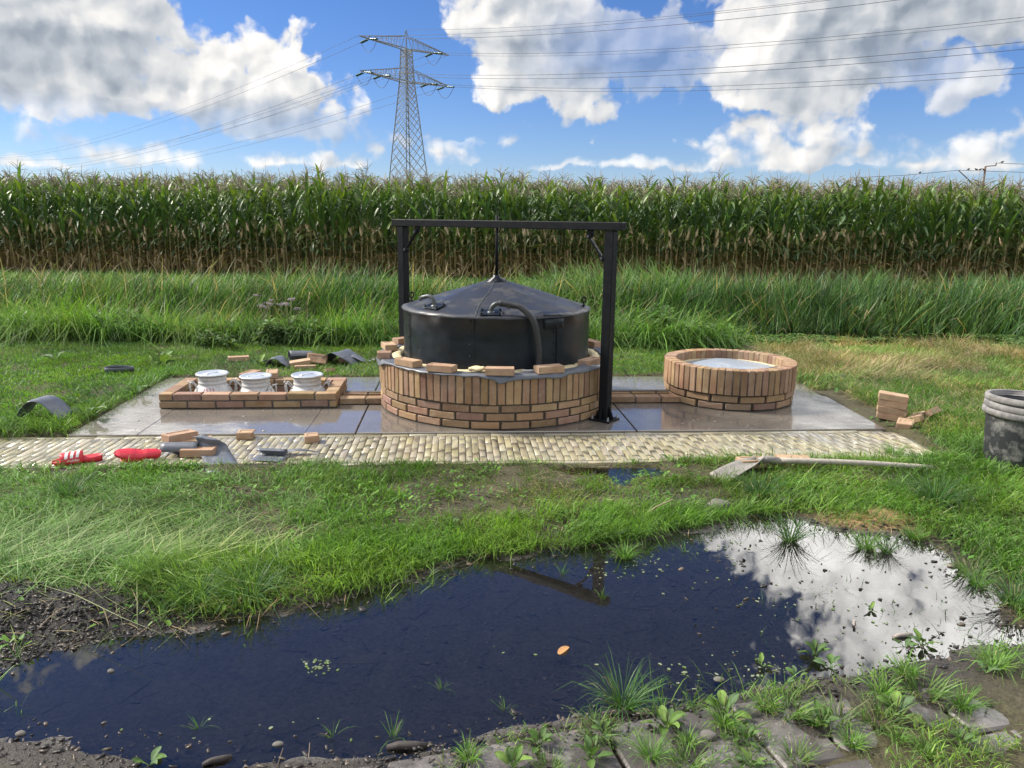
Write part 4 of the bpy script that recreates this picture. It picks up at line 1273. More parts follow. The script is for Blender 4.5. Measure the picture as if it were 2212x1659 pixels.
# ---------------- basin content
def build_basin():
    z = BTOP - .085
    n = 40; a = np.arange(n) * 2 * math.pi / n
    m = MB(); rad_ = (.0, .12, .25, .36, .43, .455)
    m.grid(np.array([[(r * math.cos(q), r * math.sin(q), z + .010 * math.sin(3 * q + r * 9) * (r > 0) + .014 * (float(fbm(r * math.cos(q) * 5 + 3, r * math.sin(q) * 5, 7)) - .5) + .02 * max(0, r - .40) * 10 * .2) for q in a] for r in rad_]), smooth=False, wrap=True)
    tag(m.build('basin_lining', MAT['lining'], loc=(BC[0], BC[1], 0)), 'pale blue-grey plastic lining filling the small brick basin', 'plastic lining')
    rings = [np.stack([(r + .006 * (fbm(np.cos(a) * 5, np.sin(a) * 5, i) - .5)) * np.cos(a), (r + .0) * np.sin(a), np.full(n, zz) + .010 * (fbm(np.cos(a) * 9, np.sin(a) * 9, 5 + i) - .5)], 1) for i, (r, zz) in enumerate(((.466, z + .010), (.452, z + .006), (.448, z - .02)))]
    tag(MB().grid(np.array(rings), wrap=True).build('foam_seal', MAT['foam'], loc=(BC[0], BC[1], 0)), 'thin cream foam edge around the lining of the basin', 'foam')
    P = [(.03, -.30, z - .02), (.12, -.33, z + .015), (.22, -.27, z + .028), (.30, -.20, z + .030), (.38, -.08, z + .018), (.42, .02, z - .02)]
    tag(MB().tube(P, .024, 12).build('rubber_hose', MAT['hose'], loc=(BC[0], BC[1], 0)), 'short black hose lying on the pale lining of the basin', 'hose')
build_basin()

# ---------------- brick kerb with the milk cans, channels to the wells
def wall_run(m, u0, u1, v, z, along='u', first=None, L=.210, d=.100, col=None):
    s = u0; k = 0
    while s < u1 - .03:
        w = min(first if (k == 0 and first) else L, u1 - s)
        if w > .035:
            V, Fc = chamfer_box(w - .002, d, .050, .004); V = V + RNG.normal(0, .0009, V.shape)
            a = RNG.normal(0, .004)
            if along == 'u': c = W(s + w / 2, v, z); r = rotz_m(TH + a)
            else: c = W(v, s + w / 2, z); r = rotz_m(TH + math.pi / 2 + a)
            m.add(V @ r.T + c + np.array([0, 0, RNG.normal(0, .0014)]), Fc, brick_col())
        s += w + .011; k += 1
def build_kerb():
    root = thing('brick_kerb', 'low rectangular brick kerb two courses high around the milk cans', 'brick kerb', (0, 0, 0))
    u0, u1, v0, v1 = -2.345, -.965, 6.085, 6.735
    m = MB(); z = .032
    wall_run(m, u0, u1, v0 + .05, z); wall_run(m, u0, u1, v1 - .05, z)
    wall_run(m, v0 + .11, v1 - .11, u0 + .05, z, 'v'); wall_run(m, v0 + .11, v1 - .11, u1 - .05, z, 'v')
    m.build('lower_course', MAT['brick'], root)
    m = MB(); z = .092
    wall_run(m, u0, u1, v0 + .05, z, first=.100); wall_run(m, u0, u1, v1 - .05, z, first=.100)
    wall_run(m, v0 + .11, v1 - .11, u0 + .05, z, 'v'); wall_run(m, v0 + .11, v1 - .11, u1 - .05, z, 'v', first=.16)
    m.build('upper_course', MAT['brick'], root)
    m = MB()
    def strip(a0, a1, b0, b1):
        V, Fc = chamfer_box(a1 - a0, b1 - b0, .104, .002)
        m.add(np.array([W(x + (a0 + a1) / 2, y + (b0 + b1) / 2, q + .053) for x, y, q in V]), Fc)
    strip(u0 + .007, u1 - .007, v0 + .007, v0 + .093); strip(u0 + .007, u1 - .007, v1 - .093, v1 - .007)
    strip(u0 + .007, u0 + .093, v0 + .096, v1 - .096); strip(u1 - .093, u1 - .007, v0 + .096, v1 - .096)
    m.build('mortar', MAT['mortar'], root)
    # loose bricks lying across the back of the kerb
    p = W(-1.80, v1 + .00, .144); put_brick(BR[0], p, TH + 1.25, 'loose brick lying across the back of the kerb between two cans')
    p = W(-1.62, v1 + .03, .144); put_brick(BR[0], p, TH + 1.75, 'loose brick across the back kerb beside the black plastic strip')
    for nm, lab, a, b in (('brick_channel', 'low double row of bricks joining the can kerb to the large well', -.955, -.575), ('brick_channel', 'low double row of bricks joining the large well to the basin', 1.285, 1.93)):
        r = thing(nm, lab, 'brick channel', (0, 0, 0))
        for vv, part in ((6.245, 'front_row'), (6.42, 'rear_row')):
            m = MB(); wall_run(m, a, b, vv, .030, first=.205); m.build(part, MAT['brick'], r)
        m = MB()
        for vv in (6.245, 6.42):
            V, Fc = chamfer_box(b - a - .02, .084, .044, .003)
            m.add(np.array([W(x + (a + b) / 2, y + vv, q + .024) for x, y, q in V]), Fc)
        P = np.array([[W(uu, vv, .058 + .008 * (fbm(uu * 30, vv * 30, 3) - .3)) for vv in np.linspace(6.39, 6.45, 5)] for uu in np.linspace(a + .01, b - .01, 40)]); m.grid(P)
        m.build('mortar', MAT['mortar'], r)
build_kerb()

def text_mesh(body, size):
    cu_ = bpy.data.curves.new('txt', 'FONT'); cu_.body = body; cu_.size = size; cu_.align_x = 'CENTER'; cu_.resolution_u = 3
    o = bpy.data.objects.new('txt', cu_); COL.objects.link(o)
    dg = bpy.context.evaluated_depsgraph_get(); me = bpy.data.meshes.new_from_object(o.evaluated_get(dg))
    V = np.array([v.co[:] for v in me.vertices]); Fs = [list(p.vertices) for p in me.polygons]
    bpy.data.objects.remove(o); bpy.data.curves.remove(cu_); bpy.data.meshes.remove(me)
    return V, Fs
def text_on(V, Fs, fx):
    """V in the text plane mapped by fx(x, y) -> point; edges split so the letters follow a curve"""
    return np.array([fx(x, y) for x, y, _ in V]), Fs
def milk_can(p, ztop, rz, label, number):
    root = thing('milk_can', label, 'milk can', (p[0], p[1], ztop - .555), rz, 'milk cans in the brick kerb')
    m = MB()
    m.lathe([(.005, .0), (.150, .0), (.160, .012), (.162, .10), (.165, .115), (.162, .13), (.163, .33), (.166, .345), (.163, .36), (.158, .385), (.140, .42), (.121, .445), (.113, .455), (.112, .470), (.116, .476), (.112, .482), (.111, .505), (.115, .511), (.111, .517), (.116, .535), (.124, .540)], 56)
    m.build('body', MAT['alu'], root)
    m = MB()
    m.lathe([(.121, .536), (.131, .538), (.132, .548), (.128, .553), (.116, .552), (.098, .543), (.060, .546), (.002, .550)], 56)
    lid = m.build('lid', MAT['alu_lid'], root)
    m = MB(); m.box((0, 0, .549), (.13, .014, .008), rotz_m(.8), .004); m.build('lid_grip', MAT['alu_lid'], lid)
    for s in (-1, 1):
        pts = []
        for (r, z) in ((.126, .440), (.146, .470), (.160, .482), (.172, .480), (.178, .462), (.178, .42), (.174, .385), (.160, .375)):
            pts.append((s * r, 0, z))
        h = MB()
        for w in (-.030, .030): h.tube([np.array(q) + np.array([0, w, 0]) for q in pts], .0055, 8)
        h.tube([np.array([s * .188, w, .488]) for w in (-.03, 0, .03)], .0055, 8)
        h.build('handle', MAT['alu'], root)
    if number:
        V, Fs = text_mesh(number, .050)
        def fx(x, y):
            z = .414 + y * .85
            r = float(np.interp(z, [.33, .36, .385, .42, .445], [.163, .163, .158, .140, .121])) + .0016
            th = -math.pi / 2 + x / .135
            return (r * math.cos(th), r * math.sin(th), z)
        V2, F2 = text_on(V, Fs, fx)
        m = MB().add(V2, F2); o = m.build('painted_number', MAT['ink'], root)
        o.rotation_euler = (0, 0, -rz + (.10 if number == '1523' else .05))
    return root
milk_can((-2.520, 6.330), .212, .35, 'aluminium milk can marked 1523 in red, at the outer end of the kerb', '1523')
milk_can((-2.150, 6.315), .197, -.35, 'aluminium milk can marked 6213 in red, in the middle of the kerb', '6213')
milk_can((-1.722, 6.33), .210, .12, 'aluminium milk can with plain body, standing closest to the large well', '')

# ------------------------------------------------------------------ offcuts of black plastic sheet
def offcut(path, width, label, loc, rz, skew=0.0, taper=0.0, wav=.004, nw=7, seed=0):
    """path: (along, up) points; the strip is 'width' wide across"""
    P = np.array(path, float)
    t = np.concatenate([[0], np.cumsum(np.linalg.norm(np.diff(P, axis=0), axis=1))]); t /= t[-1]
    q = np.linspace(0, 1, 26)
    # smooth interpolation through the points
    def cr(k):
        i = min(np.searchsorted(t, k, side='right') - 1, len(P) - 2); f = (k - t[i]) / (t[i + 1] - t[i])
        p0, p1, p2, p3 = P[max(i - 1, 0)], P[i], P[i + 1], P[min(i + 2, len(P) - 1)]
        return .5 * ((2 * p1) + (p2 - p0) * f + (2 * p0 - 5 * p1 + 4 * p2 - p3) * f * f + (3 * p1 - p0 - 3 * p2 + p3) * f ** 3)
    Q = np.array([cr(k) for k in q])
    G = []
    for k, (a, z) in zip(q, Q):
        w = width * (1 - taper * k)
        G.append([(a + skew * b * w + .006 * math.sin(b * 9 + seed), b * w + .004 * math.sin(k * 17 + seed), max(z + wav * math.sin(k * 13 + b * 5 + seed), .003)) for b in np.linspace(-.5, .5, nw)])
    o = MB().grid(np.array(G)).build('plastic_offcut', MAT['sheet'], loc=loc, rotz=rz, solid=.0025)
    return tag(o, label, 'plastic sheet', 'offcuts of black plastic sheet')
def G3(px, py, dz=0.0):
    p = gp(px, py); p[2] = max(float(gz(p[0], p[1])), -.012) + dz
    return p
PATHZ = -.010
def P3(px, py, z=PATHZ):
    p = gp(px, py, z); return p
offcut([(-.30, .012), (-.20, .012), (-.13, .03), (-.07, .115), (-.02, .155), (.05, .140), (.12, .07), (.17, .005)], .22, 'black plastic offcut humped like a tent in the lawn by the slab corner', G3(92, 908), .25, skew=.25, seed=1)
th = np.linspace(.35, 2 * math.pi - .2, 30)
Lp = [(.13 * math.cos(q) * (1.15 if math.cos(q) > 0 else .95), .062 * math.sin(q) * (1 - .35 * math.cos(q))) for q in th]
m = MB(); m.grid(np.array([[(x + .012 * b, y - .02 * b, .020 + .05 * b + .05 * max(0, y) * 4 * .5 + .0) for b in (0, .5, 1)] for x, y in Lp]))
tag(m.build('plastic_offcut', MAT['sheet'], loc=G3(256, 808), rotz=.1, solid=.0025), 'narrow black plastic strip looped like a teardrop on the mown lawn', 'plastic sheet', 'offcuts of black plastic sheet')
# long strip running off the brick pile over the path
cen = [P3(428, 941, .10), P3(447, 950, .085), P3(458, 962, .045), P3(466, 978, .006), P3(476, 998, .004), P3(487, 1022, .014)]
wid = [.09, .15, .18, .19, .20, .21]
G = []
for i in range(len(cen)):
    d = np.array([1.0, .06 + .02 * i, 0.02 * (3 - i)]); d /= np.linalg.norm(d)
    G.append([cen[i] + d * b * wid[i] + np.array([0, 0, .006 * math.sin(b * 7 + i * 2)]) + (np.array([0, 0, .05]) * max(0, -b) * 1.2 if i in (1, 2) else 0) for b in np.linspace(-.5, .5, 7)])
G = np.array(G); ii = np.linspace(0, len(cen) - 1, 26)
G2 = np.stack([np.stack([np.interp(ii, range(len(cen)), G[:, j, k]) for k in range(3)], -1) for j in range(7)], 1)
tag(MB().grid(G2).build('plastic_offcut', MAT['sheet'], solid=.0025), 'long black plastic strip spilling from the brick pile down over the path', 'plastic sheet', 'offcuts of black plastic sheet')
def roll(p, rz, L, r, label, open_=4.6, tail=.0, skew=.0, flap=False, seed=0, cone=0.0, tilt=0.0):
    G = []
    for b in np.linspace(0, 1, 9):
        row = []
        rr = r * (1 - cone * b)
        for q in np.linspace(0, 1, 22):
            a = -.5 * math.pi + q * open_
            k = rr * (1 + .12 * math.sin(q * 5 + seed))
            row.append((L * (b - .5) + skew * q * .05, k * math.cos(a) * 1.1, rr * 1.0 + k * math.sin(a) + tilt * b))
        if tail:
            row = [(x0, y0, .004) for x0, y0 in zip([row[0][0] + .02 * b] * 6, np.linspace(-tail, -.02, 6))] + row
        G.append(row)
    m = MB().grid(np.array(G))
    if flap:
        e = G[-1]; base = np.array(e[-12]); 
        T = np.array([[(L * .5 - .03, .03, .012), (L * .5 - .03, .07, .02)], [(L * .5 + .07, .02, .035), (L * .5 + .06, .08, .03)], [(L * .5 + .17, .065, .018), (L * .5 + .16, .075, .018)]])
        m.grid(T)
    o = m.build('plastic_offcut', MAT['sheet'], loc=p, rotz=rz, solid=.0025)
    return tag(o, label, 'plastic sheet', 'offcuts of black plastic sheet')
roll(P3(391, 982), .06, .23, .042, 'black plastic roll curled round a brick end at the pile on the path', open_=5.0, seed=1)
roll(P3(588, 984), -.10, .19, .024, 'small black plastic offcut rolled at one edge, alone on the path', open_=4.2, tail=.13, flap=True, seed=2)
offcut([(-.20, .05), (-.12, .012), (0, .008), (.12, .02), (.20, .045)], .10, 'flat black plastic band next to the outermost brick behind the cans', G3(537, 786), -.1, seed=3)
offcut([(-.10, .0), (-.09, .05), (-.03, .085), (.04, .075), (.11, .03), (.13, .0)], .20, 'arched black plastic piece with a dark muddy hollow behind the cans', G3(600, 790), -.25, skew=-.3, seed=4)
roll(G3(651, 783), .5, .24, .062, 'black plastic roll lying behind the tilted bricks', open_=4.4, seed=5, cone=.15)
offcut([(-.15, .0), (-.10, .05), (-.02, .115), (.04, .135), (.12, .10), (.20, .05), (.27, .0)], .26, 'largest black plastic piece, folded like a tent behind the half brick', G3(728, 784), -.15, skew=.35, seed=6)
roll(G3(776, 785), -.5, .15, .050, 'small black plastic cone lying nearest the large well', open_=4.0, seed=7, cone=.65)
offcut([(-.05, .01), (0, .015), (.05, .03)], .08, 'small flat scrap of plastic between the cone and the large well', G3(800, 781), .2, seed=8)

# ------------------------------------------------------------------ loose bricks on the ground
def gb(px, py, z, me, rz, label, rx=0, ry=0, ground=True):
    p = gp(px, py); p[2] = (float(gz(p[0], p[1])) if ground else PATHZ) + z
    put_brick(me, p, rz, label, rx, ry)
gb(516, 784, .035, BR[0], .35, 'whole brick lying at the outer end of the plastic heap')
gb(649, 791, .045, BR[1], .30, 'brick leaning against the tilted brick in the plastic heap', ry=-.12, rx=.1)
gb(686, 787, .065, BR[0], -.08, 'brick tipped up so that its frog faces the path', rx=1.15, ry=.1)
gb(744, 783, .030, HALF[0], 3.0, 'half brick in front of the tent-shaped plastic')
gb(660, 797, .018, BR[1], .25, 'brick lying flat below the tipped-up brick', rx=-.08)
gb(709, 803, .005, HALF[1], 2.4, 'broken brick sunk in the grass behind the third can', ry=.35)
gb(430, 981, .027, BR[1], .04, 'brick with its end wrapped in the black plastic roll', ground=False)
gb(424, 961, .027, BR[1], .45, 'brick in the middle of the pile under the plastic strip', ground=False)
gb(390, 962, .074, BR[0], .95, 'topmost brick of the pile on the path, frog side up', ry=.05, ground=False)
gb(532, 943, .025, HALF[0], .12, 'half brick alone on the path edge below the middle can', ground=False)
gb(675, 950, .025, HALF[1], .30, 'half brick on the path below the can nearest the well', ground=False)
for i, (dx, dz, r) in enumerate(((0, 0, -.42), (.006, .051, -.38), (.012, .102, -.46), (-.004, .153, -.40))):
    gb(1924, 908, .030 + dz, BR[i % 2], r, ['lowest', 'second', 'third', 'topmost'][i] + ' of the four stacked bricks at the slab corner', ry=.10, rx=.04)
gb(1955, 924, .020, HALF[0], -.6, 'broken brick at the path edge in front of the brick stack', rx=.25)
gb(1980, 912, .030, BR[1], .9, 'brick leaning beside the brick stack', rx=-.35)
gb(2006, 909, .040, BR[1], .75, 'brick tipped on its edge furthest from the brick stack', rx=-.75)
gb(1628, 1012, .030, BR[0], .15, 'brick half under the shovel blade')
gb(1712, 1008, .032, BR[1], -.05, 'brick lying behind the shovel handle', rx=.1)

# ------------------------------------------------------------------ shovel
def build_shovel():
    a, b = G3(1640, 1016, .055), G3(2012, 1024, .03)
    root = thing('shovel', 'mortar-caked shovel with a long pale wooden handle lying in the grass', 'shovel', a)
    d = b - a; n = 14
    pts = [d * t + np.array([0, 0, .012 * math.sin(t * 3.0)]) for t in np.linspace(.10, 1, n)]
    MB().tube(pts, np.linspace(.0185, .016, n), 12).build('handle', MAT['wood'], root)
    e = G3(1550, 1040, .02) - a
    m = MB(); m.tube([e * .05, d * .04 + np.array([0, 0, .01]), d * .12], [.022, .024, .021], 12)
    m.build('socket', MAT['steel'], root)
    f = e / np.linalg.norm(e); s = np.cross([0, 0, 1], f); s /= np.linalg.norm(s)
    G = []; L = np.linalg.norm(e)
    for t in np.linspace(0, 1.0, 9):
        w = .072 * min(1, .5 + t * 1.5) * (1 - .12 * t * t)
        G.append([f * L * t + s * w * q + np.array([0, 0, (.035 * q * q - .008) * (1 - .4 * t) + .012 * math.sin(3 * t + q)]) + np.array([0, 0, -.02 * t]) for q in np.linspace(-1, 1, 9)])
    m = MB().grid(np.array(G)); m.build('blade', MAT['steel'], root, solid=.004)
build_shovel()

# ------------------------------------------------------------------ nested mortar buckets
def build_buckets():
    c = G3(2236, 1010); c = np.array([3.245, 4.72, float(gz(3.245, 4.72))])
    R = .232
    for i, (dz, lab, tx, ty) in enumerate(((0, 'outermost black mortar bucket, its stained side standing in the grass', .010, .0), (.036, 'middle one of three nested mortar buckets, showing only its rim', .02, -.012), (.074, 'innermost grey mortar bucket, caked on the inside', .035, -.02))):
        root = thing('mortar_bucket', lab, 'bucket', c + np.array([.004 * i, 0, dz]), i * 1.3, 'nested mortar buckets')
        root.rotation_euler = (tx, ty, i * 1.3)
        r0_, H = .196, .365
        m = MB()
        pr = [(.004, .012), (r0_ - .02, .012), (r0_ - .004, .0), (r0_, .012), (R - .012, H - .03), (R - .010, H)]
        inner = [(R - .014, H), (R - .017, H - .03), (r0_ - .006, .02), (.004, .018)]
        jit = lambda a, k: .003 * np.sin(2 * a + i) + .002 * np.sin(5 * a + k)
        m.lathe(pr + inner, 72, jit=lambda a, k: jit(a, 0) * (0 if pr[min(k, 5)][0] < .01 and k < 2 else 1))
        m.build('body', MAT['bucket'] if i < 2 else MAT['rim'], root)
        m = MB(); m.lathe([(R - .012, H - .036), (R + .004, H - .036), (R + .011, H - .028), (R + .012, H - .008), (R + .005, H + .003), (R - .006, H + .005), (R - .015, H)], 72, jit=jit)
        m.build('rim', MAT['rim'], root)
build_buckets()

# ------------------------------------------------------------------ red bath slippers
def slipper(p, rz, label, flip=False, tilt=0.0):
    root = thing('bath_slipper', label, 'slipper', p, rz, 'pair of red bath slippers')
    if flip: root.rotation_euler = (math.pi + .38, .16, rz)
    else: root.rotation_euler = (.05, tilt, rz)
    L = .275
    def hw(t): return float(np.interp(t, [0, .04, .12, .28, .45, .62, .8, .92, .98, 1], [.008, .028, .042, .049, .045, .037, .036, .032, .02, .008]))
    def hh(t): return float(np.interp(t, [0, .1, .5, 1], [.020, .024, .028, .040]))
    G = []
    for t in np.linspace(0, 1, 25):
        x = (t - .5) * L; w, h = hw(t), hh(t); c = .004 * math.sin(t * 3.1)
        lo = .004 + (.006 if .45 < t < .65 else 0) + .010 * max(0, .1 - t) * 10
        G.append([(x, -w * .92 + c, lo), (x, -w + c, h * .5), (x, -w * .98 + c, h), (x, -w * .88 + c, h + .002), (x, -w * .75 + c, h - .005), (x, c, h - .008), (x, w * .75 + c, h - .005), (x, w * .88 + c, h + .002), (x, w * .98 + c, h), (x, w + c, h * .5), (x, w * .92 + c, lo), (x, c, lo)])
    m = MB().grid(np.array(G), wrap=True)
    m.F.append(list(range(12))); m.sm.append(True); m.F.append([24 * 12 + k for k in range(12)][::-1]); m.sm.append(True)
    m.build('sole', MAT['red'], root)
    def strap(t, ph, off=0.0):
        x = (.20 + .42 * t - .5) * L - .012 * math.sin(ph) * (1 - t)
        w = hw(.20 + .42 * t) + .002 + off; hgt = .052 + .012 * t + off
        return (x, -w * math.cos(ph) * (1 + .05 * math.sin(ph)), .012 + hgt * math.sin(ph) ** .85)
    N = 26
    pg = np.linspace(.0, math.pi, N)
    m = MB().grid(np.array([[strap(t, p_) for p_ in pg] for t in np.linspace(0, 1, 10)]))
    st = m.build('strap', MAT['red'], root, solid=.005)
    for k in range(3):
        t0 = .16 + .25 * k
        g = [[strap(t0 + w + .10 * (p_ - .5), p_, .0042) for w in (0, .135)] for p_ in np.linspace(.55, 1.75, 14)]
        MB().grid(np.array(g)).build('stripe', MAT['white'], st)
    V, Fs = text_mesh('adidas', .021)
    def fx(x, y):
        return strap(.60 + x / (.42 * L), .10 + (y + .004) / .055, .0045)
    MB().add([fx(x, y) for x, y, _ in V], Fs).build('lettering', MAT['white'], st)
p = P3(168, 1000); toe = P3(108, 1006); heel = P3(226, 992)
ang = math.atan2(heel[1] - toe[1], heel[0] - toe[0])
slipper(p + np.array([0, 0, .002]), ang, 'red bath slipper standing upright with three white stripes on its strap', tilt=.02)
p = P3(301, 998)
slipper(p + np.array([0, 0, .070]), .75, 'red bath slipper lying upside down, sole up, on the path edge', flip=True)

# ------------------------------------------------------------------ grasses and weeds
PAL = {
    'fresh': ((.150, .265, .042), (.125, .225, .040), (.205, .310, .055), (.105, .19, .036)),
    'lawn': ((.185, .295, .048), (.235, .340, .062), (.150, .250, .044), (.120, .195, .045)),
    'deep': ((.070, .140, .032), (.056, .112, .032), (.095, .165, .040), (.068, .125, .050)),
    'pale': ((.27, .33, .10), (.22, .29, .10), (.33, .36, .16), (.17, .25, .07), (.40, .37, .19)),
    'mix': ((.14, .22, .046), (.105, .17, .040), (.19, .225, .065), (.22, .21, .09), (.09, .135, .040)),
    'straw': ((.44, .36, .22), (.36, .28, .17), (.50, .42, .26), (.30, .24, .14), (.26, .28, .10), (.20, .27, .08)),
    'reed': ((.075, .150, .032), (.100, .185, .036), (.055, .120, .030), (.120, .19, .044), (.080, .14, .060)),
    'verge': ((.145, .25, .048), (.185, .285, .060), (.120, .205, .045), (.23, .27, .10)),
}
PAL = {k: tuple((a * .84, b * 1.04, c * 1.0) if k != 'straw' else (a, b, c) for a, b, c in v) for k, v in PAL.items()}
def blades(P, h, w, az, lean, curl, col, rng, flat=1.0):
    """grass blades: roots P (n,3), height h, width w, heading az, straight lean, curl towards the tip"""
    n = len(P); t = np.array([0, .38, .72, 1.0])
    d = np.stack([np.cos(az), np.sin(az)], 1)
    ang = az + math.pi / 2 + rng.normal(0, .7, n)
    s = np.stack([np.cos(ang), np.sin(ang), np.zeros(n)], 1)
    V = np.empty((n, 7, 3), np.float32)
    for k, (tt, wf) in enumerate(zip(t, (0.75, 1.0, .72, 0))):
        a = lean * tt + curl * tt ** 2.0
        horiz = h * a * (1 - .18 * a.clip(0, 1.6))
        up = h * tt * np.sqrt(np.clip(1 - (.55 * a) ** 2, .05, 1)) - h * .30 * np.clip(curl - .7, 0, 2) * tt ** 3
        c = P + np.stack([d[:, 0] * horiz, d[:, 1] * horiz, np.maximum(up * flat, .003 + .004 * tt)], 1)
        if k < 3:
            V[:, 2 * k] = c - s * (w * wf / 2)[:, None]; V[:, 2 * k + 1] = c + s * (w * wf / 2)[:, None]
        else: V[:, 6] = c
    b = (np.arange(n) * 7)[:, None]
    Q = np.concatenate([b + np.array([[0, 1, 3, 2]]), b + np.array([[2, 3, 5, 4]])]); T3 = b + np.array([[4, 5, 6]])
    C = np.repeat(col, 7, 0)
    return V.reshape(-1, 3), Q, T3, C
class Sward:
    def __init__(self): self.V = []; self.Q = []; self.T = []; self.C = []; self.n = 0
    def add(self, V, Q, T, C):
        self.V.append(V); self.Q.append(Q + self.n); self.T.append(T + self.n); self.C.append(C); self.n += len(V)
    def build(self, name, label, mat, cat='grass'):
        me = np_mesh(name, np.concatenate(self.V), [np.concatenate(self.Q), np.concatenate(self.T)], np.concatenate(self.C), smooth=True)
        return tag(link_mesh(name, me, mat), label, cat, kind='stuff')
def pick(pal, n, rng, var=.16):
    A = np.array(PAL[pal]); c = A[rng.integers(0, len(A), n)]
    return c * rng.normal(1, var, (n, 1)).clip(.55, 1.5)
def tint(c, x, y):
    """patches of yellower and of duller growth"""
    k = sstep(.48, .68, fbm(x * 1.7 + 5, y * 1.7, 101))[:, None]; q = sstep(.50, .66, fbm(x * 2.9, y * 2.9 + 7, 103))[:, None]
    c = c * (1 - .45 * k) + c * np.array((1.45, 1.15, .9)) * .45 * k
    return c * (1 - q * .30)
def sow(sw, box, dens, mask, h, w, pal, rng, lean=.25, curl=.5, hv=.35, clump=.5, flow=None, zoff=0.0, clump_f=6.0, flat=1.0):
    x0, y0, x1, y1 = box
    n = int(dens * (x1 - x0) * (y1 - y0))
    x = rng.uniform(x0, x1, n); y = rng.uniform(y0, y1, n)
    m = mask(x, y); cl_ = fbm(x * clump_f, y * clump_f, 55, 3)
    keep = rng.random(n) < m * np.clip(1 + clump * 5 * (cl_ - .5), .03, 1.6)
    x, y, cl_ = x[keep], y[keep], cl_[keep]; n = len(x)
    if n == 0: return
    P = np.stack([x, y, gz(x, y) - .004 + zoff], 1)
    hh = np.minimum(h * np.clip(rng.normal(1, hv, n), .3, 2.2) * (.62 + .7 * cl_), h * 1.35) 
    if callable(flow): az = flow(x, y) + rng.normal(0, .85, n)
    else: az = rng.uniform(0, 6.283, n)
    le = np.abs(rng.normal(lean, lean * .6, n)); cu = np.abs(rng.normal(curl, curl * .6 + .02, n))
    sw.add(*blades(P, hh, w * rng.uniform(.6, 1.35, n), az, le, cu, tint(pick(pal, n, rng), x, y), rng, flat))

SDP = lambda x, y: sdf(PUDDLE, x, y)
def off_hard(x, y, mg=.0):
    """1 on grassland, 0 on slab, path, paving and water"""
    u, v = UV(x, y)
    r = .05 * (fbm(x * 4, y * 4, 61) - .5) + .015 * (fbm(x * 22, y * 22, 62) - .5)
    slab = (np.maximum(np.maximum(-2.71 - u, u - 3.24), np.maximum(4.62 - v, v - 7.33)) + r < mg * .6)
    path = (np.maximum(u - 3.24, np.maximum(4.635 - v, v - 5.35)) + r < mg)
    pu, pv = pave_uv(x, y); pav = (pv < .02) & (pu > -.6)
    wat = SDP(x, y) + .10 * (fbm(x * 5, y * 5, 9) - .5) < .035
    wat2 = sdf(PUDDLE2, x, y) < .0
    return np.where(slab | path | pav | wat | wat2, 0.0, 1.0)
def leaf_bits(sw, n, box, mask, r, el, hmax, pal, rng, patch=(.5, .6), f=3.0):
    x = rng.uniform(box[0], box[2], n); y = rng.uniform(box[1], box[3], n)
    k = rng.random(n) < mask(x, y) * sstep(patch[0], patch[1], fbm(x * f, y * f, 131)); x, y = x[k], y[k]; n = len(x)
    rr = r * rng.uniform(.5, 1.3, n); a = np.array([0, .9, 2.2, math.pi, -2.2, -.9]); th = rng.uniform(0, 6.283, n); ti = rng.normal(0, .45, n)
    lx = rr[:, None] * np.cos(a); ly = rr[:, None] * el * np.sin(a) * rng.uniform(.7, 1.2, (n, 1))
    c, s_ = np.cos(th)[:, None], np.sin(th)[:, None]
    z = gz(x, y)[:, None] + (rng.random(n) * hmax + .006)[:, None] + lx * np.sin(ti)[:, None] + np.abs(ly) * .35
    V = np.stack([x[:, None] + lx * c - ly * s_, y[:, None] + lx * s_ + ly * c, z], -1).reshape(-1, 3)
    b = (np.arange(n) * 6)[:, None]
    sw.add(V, np.concatenate([b + np.array([[0, 1, 2, 3]]), b + np.array([[0, 3, 4, 5]])]), np.zeros((0, 3), int), np.repeat(pick(pal, n, rng), 6, 0))
